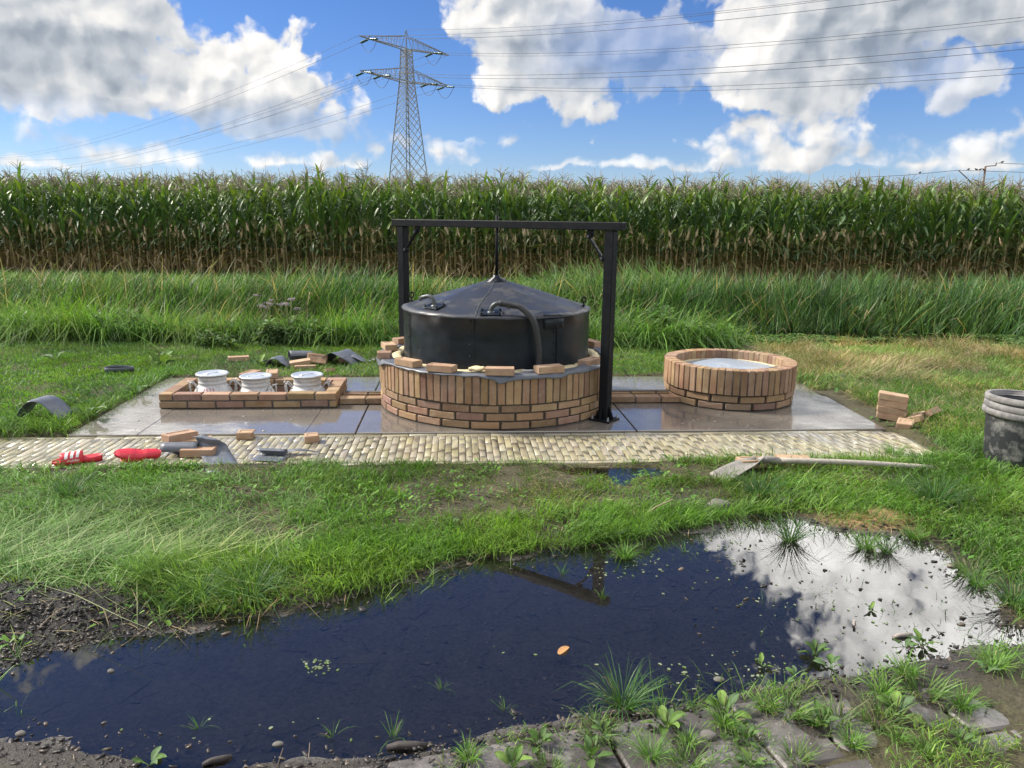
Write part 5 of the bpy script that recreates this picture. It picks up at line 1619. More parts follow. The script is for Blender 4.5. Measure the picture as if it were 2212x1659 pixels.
def build_grass():
    rng = np.random.default_rng(5)
    F_ = lambda s: (lambda x, y: 6.283 * 1.4 * fbm(x * .8, y * .8, s))
    # --- strip between path and puddle
    sw = Sward()
    bare = lambda x, y: 1 - .62 * sstep(.50, .60, fbm(x * 2.2, y * 2.2, 8)) * (y > 3.35)
    edge = lambda x, y: sstep(.0, .25, SDP(x, y) + .22 * (fbm(x * 3.1, y * 3.1, 12) - .45))
    mud = lambda x, y: 1 - sstep(.35, .9, 1.5 * np.exp(-(((x + 1.95) / 0.95) ** 2 + ((y - 2.52) / 0.30) ** 2)) + .35 * (fbm(x * 4, y * 4, 91) - .5))
    front = lambda x, y: off_hard(x, y) * bare(x, y) * edge(x, y) * mud(x, y) * (UV(x, y)[1] < 4.66) * (1 - .75 * ((np.abs(y - 4.50) < .16) & (x > 1.1) & (x < 2.4))) * (1 - .8 * (sdf(PUDDLE2, x, y) < .12))
    sow(sw, (-4.3, 2.0, 4.4, 4.95), 6000, front, .040, .0038, 'mix', rng, .5, .6, clump=.7, flow=F_(2))
    patch = lambda x, y: front(x, y) * sstep(.46, .58, fbm(x * 1.9 + 3, y * 1.9, 71))
    sow(sw, (-4.3, 2.2, 4.4, 4.9), 7000, patch, .058, .0038, 'fresh', rng, .35, .7, clump=.6, flow=F_(3))
    # bright band of grass along the far bank of the puddle
    band = lambda x, y: off_hard(x, y) * mud(x, y) * (1 - sstep(.16, .60, SDP(x, y) + .2 * (fbm(x * 3, y * 3, 14) - .5))) * sstep(-.02, .10, SDP(x, y) + .12 * (fbm(x * 4, y * 4, 15) - .5)) * (x < 1.45) * (x > -1.55) * (y > 2.45)
    sow(sw, (-1.6, 2.4, 1.5, 3.9), 13000, band, .085, .0036, 'lawn', rng, .35, .8, clump=.55, flow=F_(4), clump_f=4.5)
    # long laid grass on the outer side
    lay = lambda x, y: off_hard(x, y) * sstep(-.75, -1.25, x + .25 * (fbm(x * 2, y * 2, 16) - .5)) * edge(x, y) * mud(x, y) * (UV(x, y)[1] < 4.42 + .1 * (fbm(x * 3, y * 3, 29) - .5))
    sow(sw, (-3.9, 2.35, -.6, 4.2), 4200, lay, .115, .0042, 'verge', rng, .9, .9, flat=.5, clump=.75, flow=lambda x, y: .3 + 3.3 * fbm(x * .9, y * .9, 22), clump_f=3.0)
    sow(sw, (-3.2, 2.35, -.8, 3.5), 1300, lay, .24, .0040, 'pale', rng, 1.2, .8, flat=.28, clump=.8, flow=lambda x, y: -.2 + 3.0 * fbm(x * 1.1, y * 1.1, 25), clump_f=3.0)
    # a fringe over the path edge
    fr = lambda x, y: (np.abs(UV(x, y)[1] - 4.615) < .035) * (UV(x, y)[0] < 3.3) * sstep(.38, .6, fbm(x * 5, y * 5, 27)) * (sdf(PUDDLE2, x, y) > .02)
    sow(sw, (-4.2, 4.2, 3.5, 4.95), 4500, fr, .045, .0038, 'fresh', rng, .35, .7, clump=.8, clump_f=9)
    shov = lambda x, y: (np.abs(y - 4.50 - .02 * (x - 1.4)) < .16) & (x > 1.1) & (x < 2.25)
    # right of the puddle and round the bucket
    rt = lambda x, y: off_hard(x, y) * (x > 1.1) * (y < 5.2) * sstep(.03, .14, SDP(x, y) + .08 * (fbm(x * 6, y * 6, 15) - .5)) * (1 - np.exp(-((x - SAND[0]) ** 2 / .06 + (y - SAND[1]) ** 2 / .02))) * (1 - .85 * shov(x, y))
    sow(sw, (1.2, 2.5, 4.6, 5.2), 4800, rt, .085, .0044, 'fresh', rng, .45, .9, clump=.8, flow=F_(31), clump_f=3.6)
    sow(sw, (1.2, 2.5, 4.6, 5.2), 1500, rt, .08, .0038, 'pale', rng, .9, .8, clump=.8, flow=F_(32))
    sow(sw, (3.0, 4.7, 5.2, 7.2), 4200, lambda x, y: off_hard(x, y) * (UV(x, y)[0] > 3.2), .075, .0048, 'mix', rng, .6, .8, clump=.7, flow=F_(33))
    sow(sw, (3.0, 4.7, 5.2, 7.2), 1900, lambda x, y: off_hard(x, y) * (UV(x, y)[0] > 3.2), .11, .0048, 'fresh', rng, .6, .9, clump=.9, flow=F_(34), clump_f=3)
    sow(sw, (3.0, 5.4, 5.6, 7.4), 1500, lambda x, y: off_hard(x, y) * (UV(x, y)[0] > 3.25), .10, .0035, 'straw', rng, 1.1, .5, clump=.6)
    sow(sw, (-4.3, 2.2, 4.4, 4.9), 700, lambda x, y: off_hard(x, y) * (UV(x, y)[1] < 4.62), .085, .0030, 'straw', rng, 1.1, .5, clump=.9, flow=F_(35), flat=.35)
    leaf_bits(sw, 16000, (-4.0, 2.2, 4.2, 4.7), lambda x, y: off_hard(x, y) * (SDP(x, y) > .04) * (UV(x, y)[1] < 4.62), .013, .6, .035, 'fresh', rng)
    sw.build('meadow_grass', 'rough wet grass between the brick path and the puddle', MAT['grass'])
    # --- mown lawn
    sw = Sward()
    lm = lambda x, y: off_hard(x, y) * (y < 9.15 + .3 * (fbm(x * 1.5, y, 41) - .5)) * (UV(x, y)[1] > 5.3)
    left = lambda x, y: lm(x, y) * (UV(x, y)[0] < -2.6)
    dull = lambda x, y: sstep(.40, .56, fbm(x * 2.6, y * 2.6, 43))
    sow(sw, (-8.2, 5.0, -2.4, 9.5), 4300, left, .042, .0052, 'lawn', rng, .35, .5, clump=.55, flow=F_(41), clump_f=3.2)
    sow(sw, (-8.2, 5.0, -2.4, 9.5), 900, lambda x, y: left(x, y) * dull(x, y), .06, .005, 'deep', rng, .8, .6, clump=.9, flow=F_(42), clump_f=3.5)
    back = lambda x, y: lm(x, y) * (UV(x, y)[0] > -2.8) * (UV(x, y)[1] > 7.28)
    sow(sw, (-3.4, 7.0, 3.6, 9.5), 4200, back, .038, .0052, 'lawn', rng, .4, .5, clump=.5, flow=F_(44), clump_f=3.2)
    sow(sw, (-3.4, 7.0, 3.6, 9.5), 900, back, .07, .005, 'mix', rng, .8, .6, clump=.9, flow=F_(45))
    eg = lambda x, y: off_hard(x, y) * (np.abs(UV(x, y)[0] + 2.78) < .10) * (UV(x, y)[1] > 5.3)
    sow(sw, (-3.5, 5.0, -2.5, 7.5), 4000, eg, .09, .005, 'fresh', rng, .5, .8, clump=.7)
    nearleft = lambda x, y: off_hard(x, y) * (UV(x, y)[0] < -2.75) * (np.abs(UV(x, y)[1] - 5.50) < .16)
    sow(sw, (-5.2, 4.9, -2.6, 5.8), 4200, nearleft, .13, .005, 'fresh', rng, .6, .9, clump=.6, flow=F_(46))
    leaf_bits(sw, 14000, (-8.0, 5.2, 3.4, 9.2), lm, .020, .55, .03, 'deep', rng, (.5, .62), 2.2)
    sw.build('lawn_grass', 'short mown lawn around the back and outer side of the slab', MAT['grass'])
    # --- cut and dried grass towards the ditch
    sw = Sward()
    dr = lambda x, y: off_hard(x, y) * (x > 2.3 + .3 * (y - 7)) * (UV(x, y)[0] > 2.6) * (y < 9.42 + .2 * fbm(x * 2, y * 0, 58))
    sow(sw, (2.4, 6.9, 9.4, 9.9), 3300, dr, .060, .005, 'straw', rng, .8, .6, clump=.6, flow=F_(51), clump_f=2.6)
    sow(sw, (2.4, 6.9, 9.4, 9.9), 2600, dr, .075, .005, 'verge', rng, .45, .7, clump=.8, flow=F_(52), clump_f=2.2)
    heap = lambda x, y: dr(x, y) * sstep(.50, .62, fbm(x * 1.3, y * 1.6, 53))
    sow(sw, (2.8, 7.2, 9.4, 9.75), 3000, heap, .16, .004, 'straw', rng, 1.3, .4, clump=.7, flow=F_(54), zoff=.012)
    sow(sw, (3.0, 9.0, 9.4, 9.6), 260, dr, .16, .005, 'verge', rng, .3, .7, clump=.8)
    sw.build('dry_grass', 'half dry cut grass lying between the basin and the ditch', MAT['straw'])
    # --- tall bank on this side of the ditch
    sw = Sward()
    bk = lambda x, y: sstep(8.95, 9.15, y + .3 * (fbm(x * 1.5, y, 41) - .5)) * (1 - sstep(2.2, 3.1, x + .25 * (fbm(x * 3, y * 3, 66) - .5) + (9.6 - y) * .2)) * (y < 10.8)
    sow(sw, (-10.2, 8.8, 3.3, 10.8), 1500, bk, .34, .0085, 'verge', rng, .40, 1.0, clump=.6, flow=F_(61), clump_f=1.8)
    sow(sw, (-10.2, 8.8, 3.3, 10.8), 1100, bk, .27, .008, 'deep', rng, .40, .8, clump=.7, flow=F_(62), clump_f=1.8)
    sow(sw, (-10.2, 8.8, 3.3, 9.5), 1300, bk, .20, .007, 'fresh', rng, .40, .8, clump=.6, flow=F_(63), clump_f=2.4)
    sow(sw, (-10.2, 8.9, 3.3, 10.6), 90, bk, .45, .005, 'straw', rng, .3, .5, clump=.6)
    sow(sw, (-.8, 8.9, 2.2, 9.7), 700, lambda x, y: bk(x, y) * (x > .6), .50, .012, 'verge', rng, .5, 1.2, clump=.6, flow=lambda x, y: x * 0 + .2)
    leaf_bits(sw, 26000, (-10, 8.9, 2.8, 10.2), lambda x, y: bk(x, y), .040, .45, .28, 'verge', rng, (.44, .60), 1.6)
    leaf_bits(sw, 14000, (-10, 8.9, 2.8, 9.8), lambda x, y: bk(x, y), .035, .5, .20, 'deep', rng, (.48, .62), 1.3)
    sow(sw, (-10.2, 8.8, 3.3, 10.9), 900, lambda x, y: bk(x, y) * sstep(.45, .6, fbm(x * .9, y * 1.4, 141)), .54, .0085, 'lawn', rng, .35, 1.1, clump=.8, flow=F_(64), clump_f=1.3)
    sw.build('bank_grass', 'tall tangled grass on the near bank of the ditch', MAT['grass'])
    # --- reeds on the far bank
    sw = Sward()
    rd = lambda x, y: sstep(11.9, 12.25, y + .25 * (fbm(x * 2, y * 2, 73) - .5))
    sow(sw, (.6, 11.8, 11.8, 13.6), 620, rd, .60, .017, 'reed', rng, .20, .45, clump=.65, flow=lambda x, y: -.6 + 3.6 * fbm(x * .8, y * .8, 74), clump_f=1.3, hv=.28)
    sow(sw, (-11.5, 11.8, .6, 13.6), 620, rd, .47, .014, 'verge', rng, .20, .45, clump=.65, flow=lambda x, y: -.6 + 3.6 * fbm(x * .8, y * .8, 74), clump_f=1.3, hv=.28)
    sow(sw, (-11.5, 11.8, .6, 13.6), 260, lambda x, y: rd(x, y) * sstep(.5, .62, fbm(x * .8, y * .8, 161)), .64, .015, 'reed', rng, .2, .5, clump=.8, flow=lambda x, y: -.6 + 3.6 * fbm(x * .8, y * .8, 74), clump_f=1.1, hv=.25)
    sow(sw, (-11.5, 12.2, 11.8, 13.8), 420, rd, .44, .012, 'deep', rng, .25, .6, clump=.5, clump_f=1.6)
    sow(sw, (-11.5, 12.2, 11.8, 13.8), 60, rd, .66, .012, 'straw', rng, .3, .6, clump=.5)
    sow(sw, (.4, 12.5, 3.2, 14.2), 420, rd, .72, .014, 'verge', rng, .3, 1.0, clump=.5, flow=lambda x, y: 2.6 + x * 0, clump_f=1.6)
    sw.build('reeds', 'dense green reeds on the far bank of the ditch', MAT['grass'], 'reeds')
    sw = Sward()
    sow(sw, (-15, 13.2, 15, 19.2), 360, lambda x, y: x * 0 + 1.0, .15, .010, 'verge', rng, .4, .9, clump=.5, flow=F_(81), clump_f=1.2)
    sow(sw, (-15, 17.2, 15, 19.4), 140, lambda x, y: x * 0 + 1.0, .18, .010, 'deep', rng, .4, .8, clump=.8, clump_f=1.2)
    sow(sw, (2, 17.2, 15, 19.2), 110, lambda x, y: x * 0 + 1.0, .3, .010, 'straw', rng, .3, .5, clump=.9, clump_f=1.2)
    sw.build('field_verge_grass', 'grass strip between the reeds and the maize', MAT['grass'])
    # --- thin grass standing in shallow water
    sw = Sward()
    sh = lambda x, y: (np.abs(SDP(x, y)) < .14) * sstep(.55, .70, fbm(x * 4.5, y * 4.5, 93)) * (y > 2.1)
    sow(sw, (-2.5, 2.0, 2.7, 3.7), 1700, sh, .075, .003, 'fresh', rng, .4, .6, clump=.9, clump_f=8)
    sh2 = lambda x, y: (SDP(x, y) < 0) * sstep(.60, .72, fbm(x * 3.1, y * 3.1, 94)) * (x > .9)
    sow(sw, (.9, 2.1, 2.6, 3.3), 900, sh2, .07, .0028, 'deep', rng, .5, .6, clump=.9, clump_f=9)
    pv = lambda x, y: ((pave_uv(x, y)[1] < .04) & (pave_uv(x, y)[0] > .15)) * sstep(.55, .66, fbm(x * 5.5, y * 5.5, 111, 3)) * (SDP(x, y) > .02)
    def sow_p(dens, h, pal, le, cu):
        n0 = sw.n; sow(sw, (-.4, 1.4, 2.4, 2.9), dens, pv, h, .0032, pal, rng, le, cu, clump=.8, clump_f=9, zoff=.012)
    sow_p(9000, .028, 'lawn', .5, .6); sow_p(2200, .042, 'mix', .7, .8)
    sw.build('water_grass', 'thin grass sprouting in the shallow edge of the puddle and between pavers', MAT['grass'])
    # --- duckweed on the ditch
    n = 9000; x = rng.uniform(1.5, 9.5, n); y = rng.uniform(10.4, 12.2, n)
    k = rng.random(n) < sstep(.48, .60, fbm(x * .9, y * 2.0, 97)) * sstep(2.5, 4.5, x); x, y = x[k], y[k]; n = len(x)
    a = np.arange(6) * math.pi / 3; r = rng.uniform(.010, .03, n)
    V = np.stack([x[:, None] + r[:, None] * np.cos(a), y[:, None] + r[:, None] * np.sin(a), np.full((n, 6), -.196)], -1).reshape(-1, 3)
    me = np_mesh('duckweed', V, [np.arange(n * 6).reshape(n, 6)], np.repeat(pick('verge', n, rng) * .9, 6, 0)); tag(link_mesh('duckweed', me, MAT['weed']), 'pale green duckweed floating on the ditch', 'duckweed', kind='stuff')
build_grass()

# ---------------- broad leaves: plantain rosettes, docks, nettles
def ovate(L, wd, elev, droop, az, base, petiole, col, R, lob=0.0, nseg=7):
    t = np.linspace(0, 1, nseg + 1)
    ang = elev - droop * t
    d = np.array([math.cos(az), math.sin(az), 0]); s0 = np.array([-math.sin(az), math.cos(az), 0])
    p0 = np.array(base) + (d * math.cos(elev) + np.array([0, 0, math.sin(elev)])) * petiole
    ds = L / nseg; pos = [p0]
    for a in ang[:-1]: pos.append(pos[-1] + (d * math.cos(a) + np.array([0, 0, math.sin(a)])) * ds)
    w = wd * np.sin(np.pi * np.clip(t * .93 + .05, 0, 1)) ** .75 * (1 + lob * np.sin(t * 26))
    w[-1] = wd * .04; tw = R.uniform(-.4, .4)
    P = []; C = np.zeros((nseg + 1, 5, 3)); c = np.array(col)
    for i, a in enumerate(ang):
        n = np.array([-d[0] * math.sin(a), -d[1] * math.sin(a), math.cos(a)])
        s = s0 * math.cos(tw) + n * math.sin(tw); n = n * math.cos(tw) - s0 * math.sin(tw)
        row = []
        for j, q in enumerate((-1, -.5, 0, .5, 1)):
            row.append(pos[i] + s * w[i] / 2 * q + n * (abs(q) * .20 * w[i] + .05 * wd * math.sin(i * 1.7 + q * 3)))
            C[i, j] = c * (1.22 if q == 0 else .95 + .1 * ((i * 3 + j) % 2))
        P.append(row)
    return np.array(P), C, p0
WEED = ((.085, .155, .042), (.105, .185, .044), (.15, .24, .055), (.095, .155, .07), (.07, .125, .04))
def plantain_meshes(seed, n=8, size=1.0, spikes=1):
    R = random.Random(seed); lv, stl, sp = MB(), MB(), MB()
    for i in range(n):
        az = i * 2.4 + R.gauss(0, .3); e = R.uniform(.35, 1.15); L = R.uniform(.055, .095) * size
        c = np.array(R.choice(WEED)) * R.uniform(.85, 1.2)
        P, C, p0 = ovate(L, L * R.uniform(.42, .58), e, R.uniform(.3, 1.3), az, (0, 0, 0), R.uniform(.02, .05) * size, c, R)
        lv.grid(P, C); stl.tube([(0, 0, 0), p0 * .5 + np.array([0, 0, .002]), p0], .0022 * size, 5, col=c * 1.4)
    for i in range(spikes):
        az = R.uniform(0, 6.28); H = R.uniform(.09, .15) * size; d = np.array([math.cos(az), math.sin(az), 0]) * R.uniform(.1, .3)
        pts = [(d * t * t + np.array([0, 0, t])) * H for t in np.linspace(0, 1, 9)]
        sp.tube(pts, [.0012, .0012, .0012, .0015, .003, .0034, .0032, .0028, .001], 5, col=(.09, .06, .035))
    out = [('leaves', lv, MAT['weed']), ('stems', stl, MAT['twig'])]
    if spikes: out.append(('flower_spike', sp, MAT['twig']))
    return out
def tuft_mesh(seed, n=120, h=.11, r=.03, pal='fresh', curl=.8):
    rng = np.random.default_rng(seed); sw = Sward()
    a = rng.uniform(0, 6.283, n); q = r * np.sqrt(rng.random(n))
    P = np.stack([q * np.cos(a), q * np.sin(a), np.full(n, -.006)], 1)
    sw.add(*blades(P, h * np.clip(rng.normal(1, .3, n), .4, 1.7), .0036 * rng.uniform(.7, 1.3, n), a + rng.normal(0, .5, n), np.abs(rng.normal(.45, .25, n)), np.abs(rng.normal(curl, .4, n)), pick(pal, n, rng), rng))
    k = n // 10; P = P[:k]
    sw.add(*blades(P, h * .8 * np.ones(k), .003 * np.ones(k), a[:k], np.ones(k) * 1.0, np.ones(k) * .6, pick('straw', k, rng), rng))
    return np_mesh('grass_tuft', np.concatenate(sw.V), [np.concatenate(sw.Q), np.concatenate(sw.T)], np.concatenate(sw.C), smooth=True)
def ground_at(px, py):
    p = gp(px, py)
    for _ in range(2):
        z = float(gz(p[0], p[1])); pu, pv = pave_uv(p[0], p[1])
        if pv < .0 and pu > -.5: z = max(z, .006)
        p = gp(px, py, max(z, WATER - .004))
    return p
def build_weeds():
    protos = {}
    def plantain(px, py, k, s, rz, label, group=None, cat='weed', name='plantain_weed'):
        p = ground_at(px, py)
        root = thing(name, label, cat, p, rz, group)
        s = s * (.56 if name == 'plantain_weed' else 1.0); root.scale = (s, s, s)
        if k not in protos:
            R = [None, (11, 8, 1.0, 1), (12, 6, .9, 0), (13, 9, 1.1, 1), (14, 5, .8, 0)][k]
            protos[k] = []
            for nm_, mb, mt in plantain_meshes(*R):
                o = mb.build(nm_, mt, root); protos[k].append((nm_, o.data))
        else:
            for nm_, me in protos[k]: link_mesh(nm_, me, None, root)
    PL = [(1165, 1612, 1, 1.0, .3, 'broad-leaved plantain rooted in a round paver hole at the water edge'),
          (1108, 1662, 3, .9, 1.2, 'plantain cut by the bottom edge of the picture, beside the grassy paver hole'),
          (1275, 1640, 1, 1.15, 2.2, 'largest pale plantain on the pavers, below the spiky grass tuft'),
          (1440, 1575, 3, 1.0, .2, 'plantain with many small leaves where the pavers meet the puddle'),
          (1305, 1585, 2, .95, 4.0, 'plantain leaning beside the big spiky grass tuft'),
          (1565, 1545, 3, 1.0, 3.0, 'tall plantain mixed with grass at the puddle corner'),
          (1610, 1600, 1, .9, 1.0, 'plantain in the middle of the muddy pavers with leaves lying flat'),
          (1775, 1570, 1, 1.15, 5.0, 'plantain with the upright bright leaf on the muddy pavers'),
          (1760, 1418, 1, 1.15, .5, 'plantain standing in the white cloud reflection, tallest one'),
          (1795, 1445, 2, 1.1, 2.0, 'dark plantain in the water beside the tallest water plantain'),
          (1720, 1470, 2, 1.0, 3.0, 'plantain at the bank just below the tallest water plantain'),
          (1955, 1400, 2, .95, .0, 'small plantain with two upright leaves in the cloud reflection'),
          (1992, 1395, 4, 1.2, 1.5, 'single broad leaf plantain in the reflection, beside a dark twig'),
          (1645, 1440, 4, .9, 1.0, 'tiny plantain in the blue water near the white floating leaves'),
          (1935, 1545, 3, 1.0, 2.6, 'plantain among grass at the muddy end of the pavers'),
          (2130, 1455, 2, .9, .8, 'plantain at the outer right shore of the puddle'),
          (2075, 1612, 1, .95, .4, 'plantain with a round leaf in the bottom corner of the pavers'),
          (1625, 1655, 4, 1.0, 2.0, 'small plantain at the very bottom between two grass cushions'),
          (1880, 1320, 4, .8, .4, 'tiny plantain in the water below the double grass island'),
          (325, 1655, 2, 1.1, .7, 'plantain at the bottom edge on the gravelly shore'),
          (795, 1155, 2, 1.2, .5, 'plantain among the bright grass above the puddle bank'),
          (975, 1140, 1, 1.0, 1.5, 'plantain in the grass above the beam reflection'),
          (1275, 1118, 1, 1.0, 2.5, 'plantain in the grass near the grey clod of mortar'),
          (1600, 1005, 2, 1.2, 1.5, 'broad leaf sprouting at the path edge by the shovel blade'),
          (700, 1270, 4, 1.1, .5, 'plantain at the foot of the laid grass on the mud'),
          (430, 895, 2, 1.3, .5, 'broad weed leaf')]
    for a in PL[:-1]: plantain(*a[:5], a[5], 'plantains around the puddle')
    # docks in the lawn
    for (px, py, k, s, rz, lab) in ((195, 905, 2, 1.9, .5, 'broad dock leaves lying by the slab corner and the tent-shaped plastic'), (345, 795, 3, 1.7, .9, 'grey-green dock leaves near the teardrop plastic strip'), (120, 778, 2, 1.4, 2.0, 'small dock in the mown lawn'), (300, 850, 2, 1.3, 1.0, 'dock at the slab edge below the teardrop strip'), (560, 790, 4, 1.6, 1.0, 'dock leaves between the flat plastic band and the kerb')):
        plantain(px, py, k, s, rz, lab, 'docks in the lawn', 'weed', 'dock_plant')
    # tufts
    TU = [tuft_mesh(21, 150, .10, .035, 'fresh'), tuft_mesh(22, 110, .075, .032, 'lawn'), tuft_mesh(23, 130, .15, .03, 'deep', .9), tuft_mesh(24, 90, .07, .04, 'mix'), tuft_mesh(25, 13, .085, .012, 'fresh', .5)]
    def tuft(px, py, k, s, label, sz=1.0, group='grass tufts around the puddle'):
        if s < .62: k, s = 4, s * 1.5
        p = ground_at(px, py)
        o = bpy.data.objects.new('grass_tuft', TU[k]); COL.objects.link(o)
        if not TU[k].materials: TU[k].materials.append(MAT['grass'])
        s = s * .72; o.location = p; o.scale = (s, s, s * sz); o.rotation_euler = (0, 0, px * .37)
        tag(o, label, 'grass tuft', group)
    for a in ((1345, 1530, 2, 1.15, 'biggest spiky grass tuft, at the lower puddle bank'), (1013, 1640, 1, .8, 'bright tuft filling a round hole in the pavers'),
              (1870, 1185, 0, 1.1, 'dense grass island in the cloud reflection, larger half'), (1915, 1195, 2, .75, 'spiky half of the double grass island in the cloud reflection'),
              (1705, 1170, 2, 1.15, 'tall blue-green tuft at the far edge of the cloud reflection'), (2100, 1240, 3, 1.6, 'grey-green tuft on the far right shore'),
              (2110, 1265, 0, .9, 'bright tuft at the waterline of the far right shore'), (2190, 1310, 2, 1.2, 'tuft half cut by the right border at the shore'),
              (1565, 1565, 1, 1.0, 'round yellow-green cushion by the puddle corner'), (1480, 1655, 3, 1.2, 'flattened tuft at the bottom among muddy pavers'),
              (1290, 1585, 3, 1.2, 'yellowish tuft under the spiky tuft'), (1405, 1635, 0, .8, 'long-bladed tuft in a paver joint near the bottom'),
              (1650, 1530, 1, 1.0, 'short cushion of grass touching the puddle bank'), (1700, 1540, 3, 1.5, 'wide mixed tuft on the bank below the water plantain'),
              (1810, 1560, 3, 1.3, 'dull tuft beside the plantain with the upright leaf'), (1905, 1500, 1, 1.15, 'bright upright cushion at the puddle shore'),
              (1900, 1560, 3, 1.6, 'sprawling tuft on the muddy end of the pavers'), (1990, 1500, 3, 1.7, 'spreading yellow tuft behind the bright cushion'),
              (1955, 1455, 1, 1.1, 'bright cushion at the waterline next to thin stalks'), (2145, 1440, 1, 1.3, 'bright cushion on the right shore'),
              (2080, 1530, 0, .9, 'tuft between the right shore and the lower corner'), (1840, 1610, 1, .9, 'isolated cushion on bare pavers'),
              (2000, 1630, 1, .9, 'isolated cushion near the lower corner'), (1940, 1600, 1, .7, 'small tuft beside the isolated cushion'), (1720, 1640, 3, 1.0, 'low tuft at the bottom between plantains'),
              (1300, 1292, 2, .5, 'tuft at the tip of the beam reflection'), (1215, 1240, 0, .55, 'small tuft inside the beam reflection'), (1350, 1205, 0, .9, 'tuft on the bank above the beam reflection'),
              (1480, 1195, 0, .6, 'thin tuft in blue water near the far bank'), (430, 1575, 1, .45, 'lone tiny tuft in the lower blue water'), (35, 1420, 0, .6, 'tuft on the black mud at the outer shore'),
              (235, 1395, 1, .4, 'tiny tuft on the mud near the water'), (955, 1490, 0, .4, 'tiny sprout standing in open water'), (1090, 1535, 0, .4, 'small sprout in water near the pavers'),
              (850, 1595, 1, .6, 'tuft in the shallow near the paver edge'), (720, 1590, 1, .5, 'tuft in the shallow left of the paver corner'), (1280, 1560, 1, .55, 'small tuft at the paver edge beside the plantain'),
              (1975, 1165, 0, .9, 'tuft beside the sand patch at the shore'), (1770, 985, 0, 1.0, 'tuft'), (1930, 985, 0, 1.2, 'tuft overlapping the path near its pointed end'),
              (150, 1075, 2, 1.2, 'dark bushy tuft below the upright red slipper'), (665, 1010, 0, .8, 'tuft growing over the path edge in the middle'), (1640, 1075, 2, 1.4, 'dark arching tuft below the shovel handle'),
              (2020, 1090, 2, 1.6, 'lush tuft between the sand patch and the buckets'), (930, 1185, 1, 1.3, 'bright tuft at the bank in the middle'), (545, 1290, 2, 1.3, 'long-bladed tuft overhanging the black mud'), (420, 1310, 2, 1.1, 'long tuft at the corner of the black mud')):
        if a[4] != 'tuft': tuft(*a)
    for i, (x, y, z) in enumerate(HOLES):
        if y < 1.5 or x > 2.2 or i % 5 == 4: continue
        o = bpy.data.objects.new('grass_tuft', TU[(1, 3, 1)[i % 3]]); COL.objects.link(o); s_ = .42 + .25 * ((i * 37) % 10) / 10
        o.location = (x, y, z + .004); o.scale = (s_, s_, s_); o.rotation_euler = (0, 0, i * 1.7)
        tag(o, 'small grass tuft growing from a round soil-filled hole in the pavers', 'grass tuft', 'tufts in the paver holes')
    # nettle bush by the ditch, right of the tank
    def bush(name, px, py, w, d, h, n, seed, label, leafL=.06, cols=WEED, stems=14):
        R = random.Random(seed); p = G3(px, py); root = thing(name, label, 'shrub', p)
        lv, st = MB(), MB()
        for i in range(stems):
            x, y = R.gauss(0, w * .4), R.gauss(0, d * .4); H = h * R.uniform(.6, 1.1) * math.exp(-(x / w) ** 2 * .6)
            lx, ly = R.gauss(0, .12), R.gauss(0, .12)
            st.tube([(x, y, 0), (x + lx * .4, y + ly * .4, H * .5), (x + lx, y + ly, H)], .004, 5, col=(.10, .13, .05))
            for k in range(n // stems):
                t = R.uniform(.15, 1); q = np.array([x + lx * t, y + ly * t, H * t]); c = np.array(R.choice(cols)) * R.uniform(.7, 1.2)
                P, C, _ = ovate(leafL * R.uniform(.6, 1.3), leafL * .5, R.uniform(-.3, .7), R.uniform(.3, 1.2), R.uniform(0, 6.28), q, .02, c, R, .12, 4)
                lv.grid(P, C)
        lv.build('foliage', MAT['weed'], root); st.build('stems', MAT['twig'], root)
    dk = ((.065, .13, .036), (.085, .165, .042), (.070, .14, .046), (.11, .19, .05))
    bush('nettle_bush', 1400, 742, .40, .25, .46, 620, 3, 'dark leafy nettle bush by the ditch between the front post and the basin', .085, dk, 20)
    bush('nettle_bush', 270, 730, .42, .2, .32, 260, 4, 'dark leafy patch in the tall bank grass behind the lawn', .07, dk, 16)
    bush('leafy_weed', 585, 748, .30, .14, .30, 150, 5, 'grey-green broad-leaved weed in the bank behind the cans', .10, ((.15, .22, .11), (.17, .26, .10), (.12, .20, .08)), 10)
    bush('leafy_weed', 480, 752, .28, .12, .20, 130, 6, 'low leafy weed at the foot of the bank grass behind the plastic', .08, WEED, 12)
    bush('leafy_weed', 700, 748, .25, .12, .30, 130, 7, 'tall leafy weed in the bank just left of the gantry', .08, WEED, 10)
    # mauve flower heads
    R = random.Random(9)
    for (px, py, lab) in ((578, 742, 'tall stem with dusty mauve flower heads in the bank grass'), (628, 744, 'grey-mauve flowering stem beside the leafy weed')):
        p = G3(px, py); root = thing('flowering_weed', lab, 'weed', p); st, fl = MB(), MB()
        for k in range(6):
            e = np.array([R.gauss(0, .07), R.gauss(0, .05), R.uniform(.42, .56)]); st.tube([(0, 0, 0), e * np.array([.4, .4, .6]), e], .003, 5, col=(.16, .16, .08))
            for _ in range(24):
                q = e + np.array([R.gauss(0, .022), R.gauss(0, .022), R.gauss(0, .008)]); fl.sphere(q, R.uniform(.004, .008), 6, col=np.array((.40, .33, .36)) * R.uniform(.7, 1.2))
        st.build('stems', MAT['twig'], root); fl.build('flower_heads', MAT['twig'], root)
build_weeds()

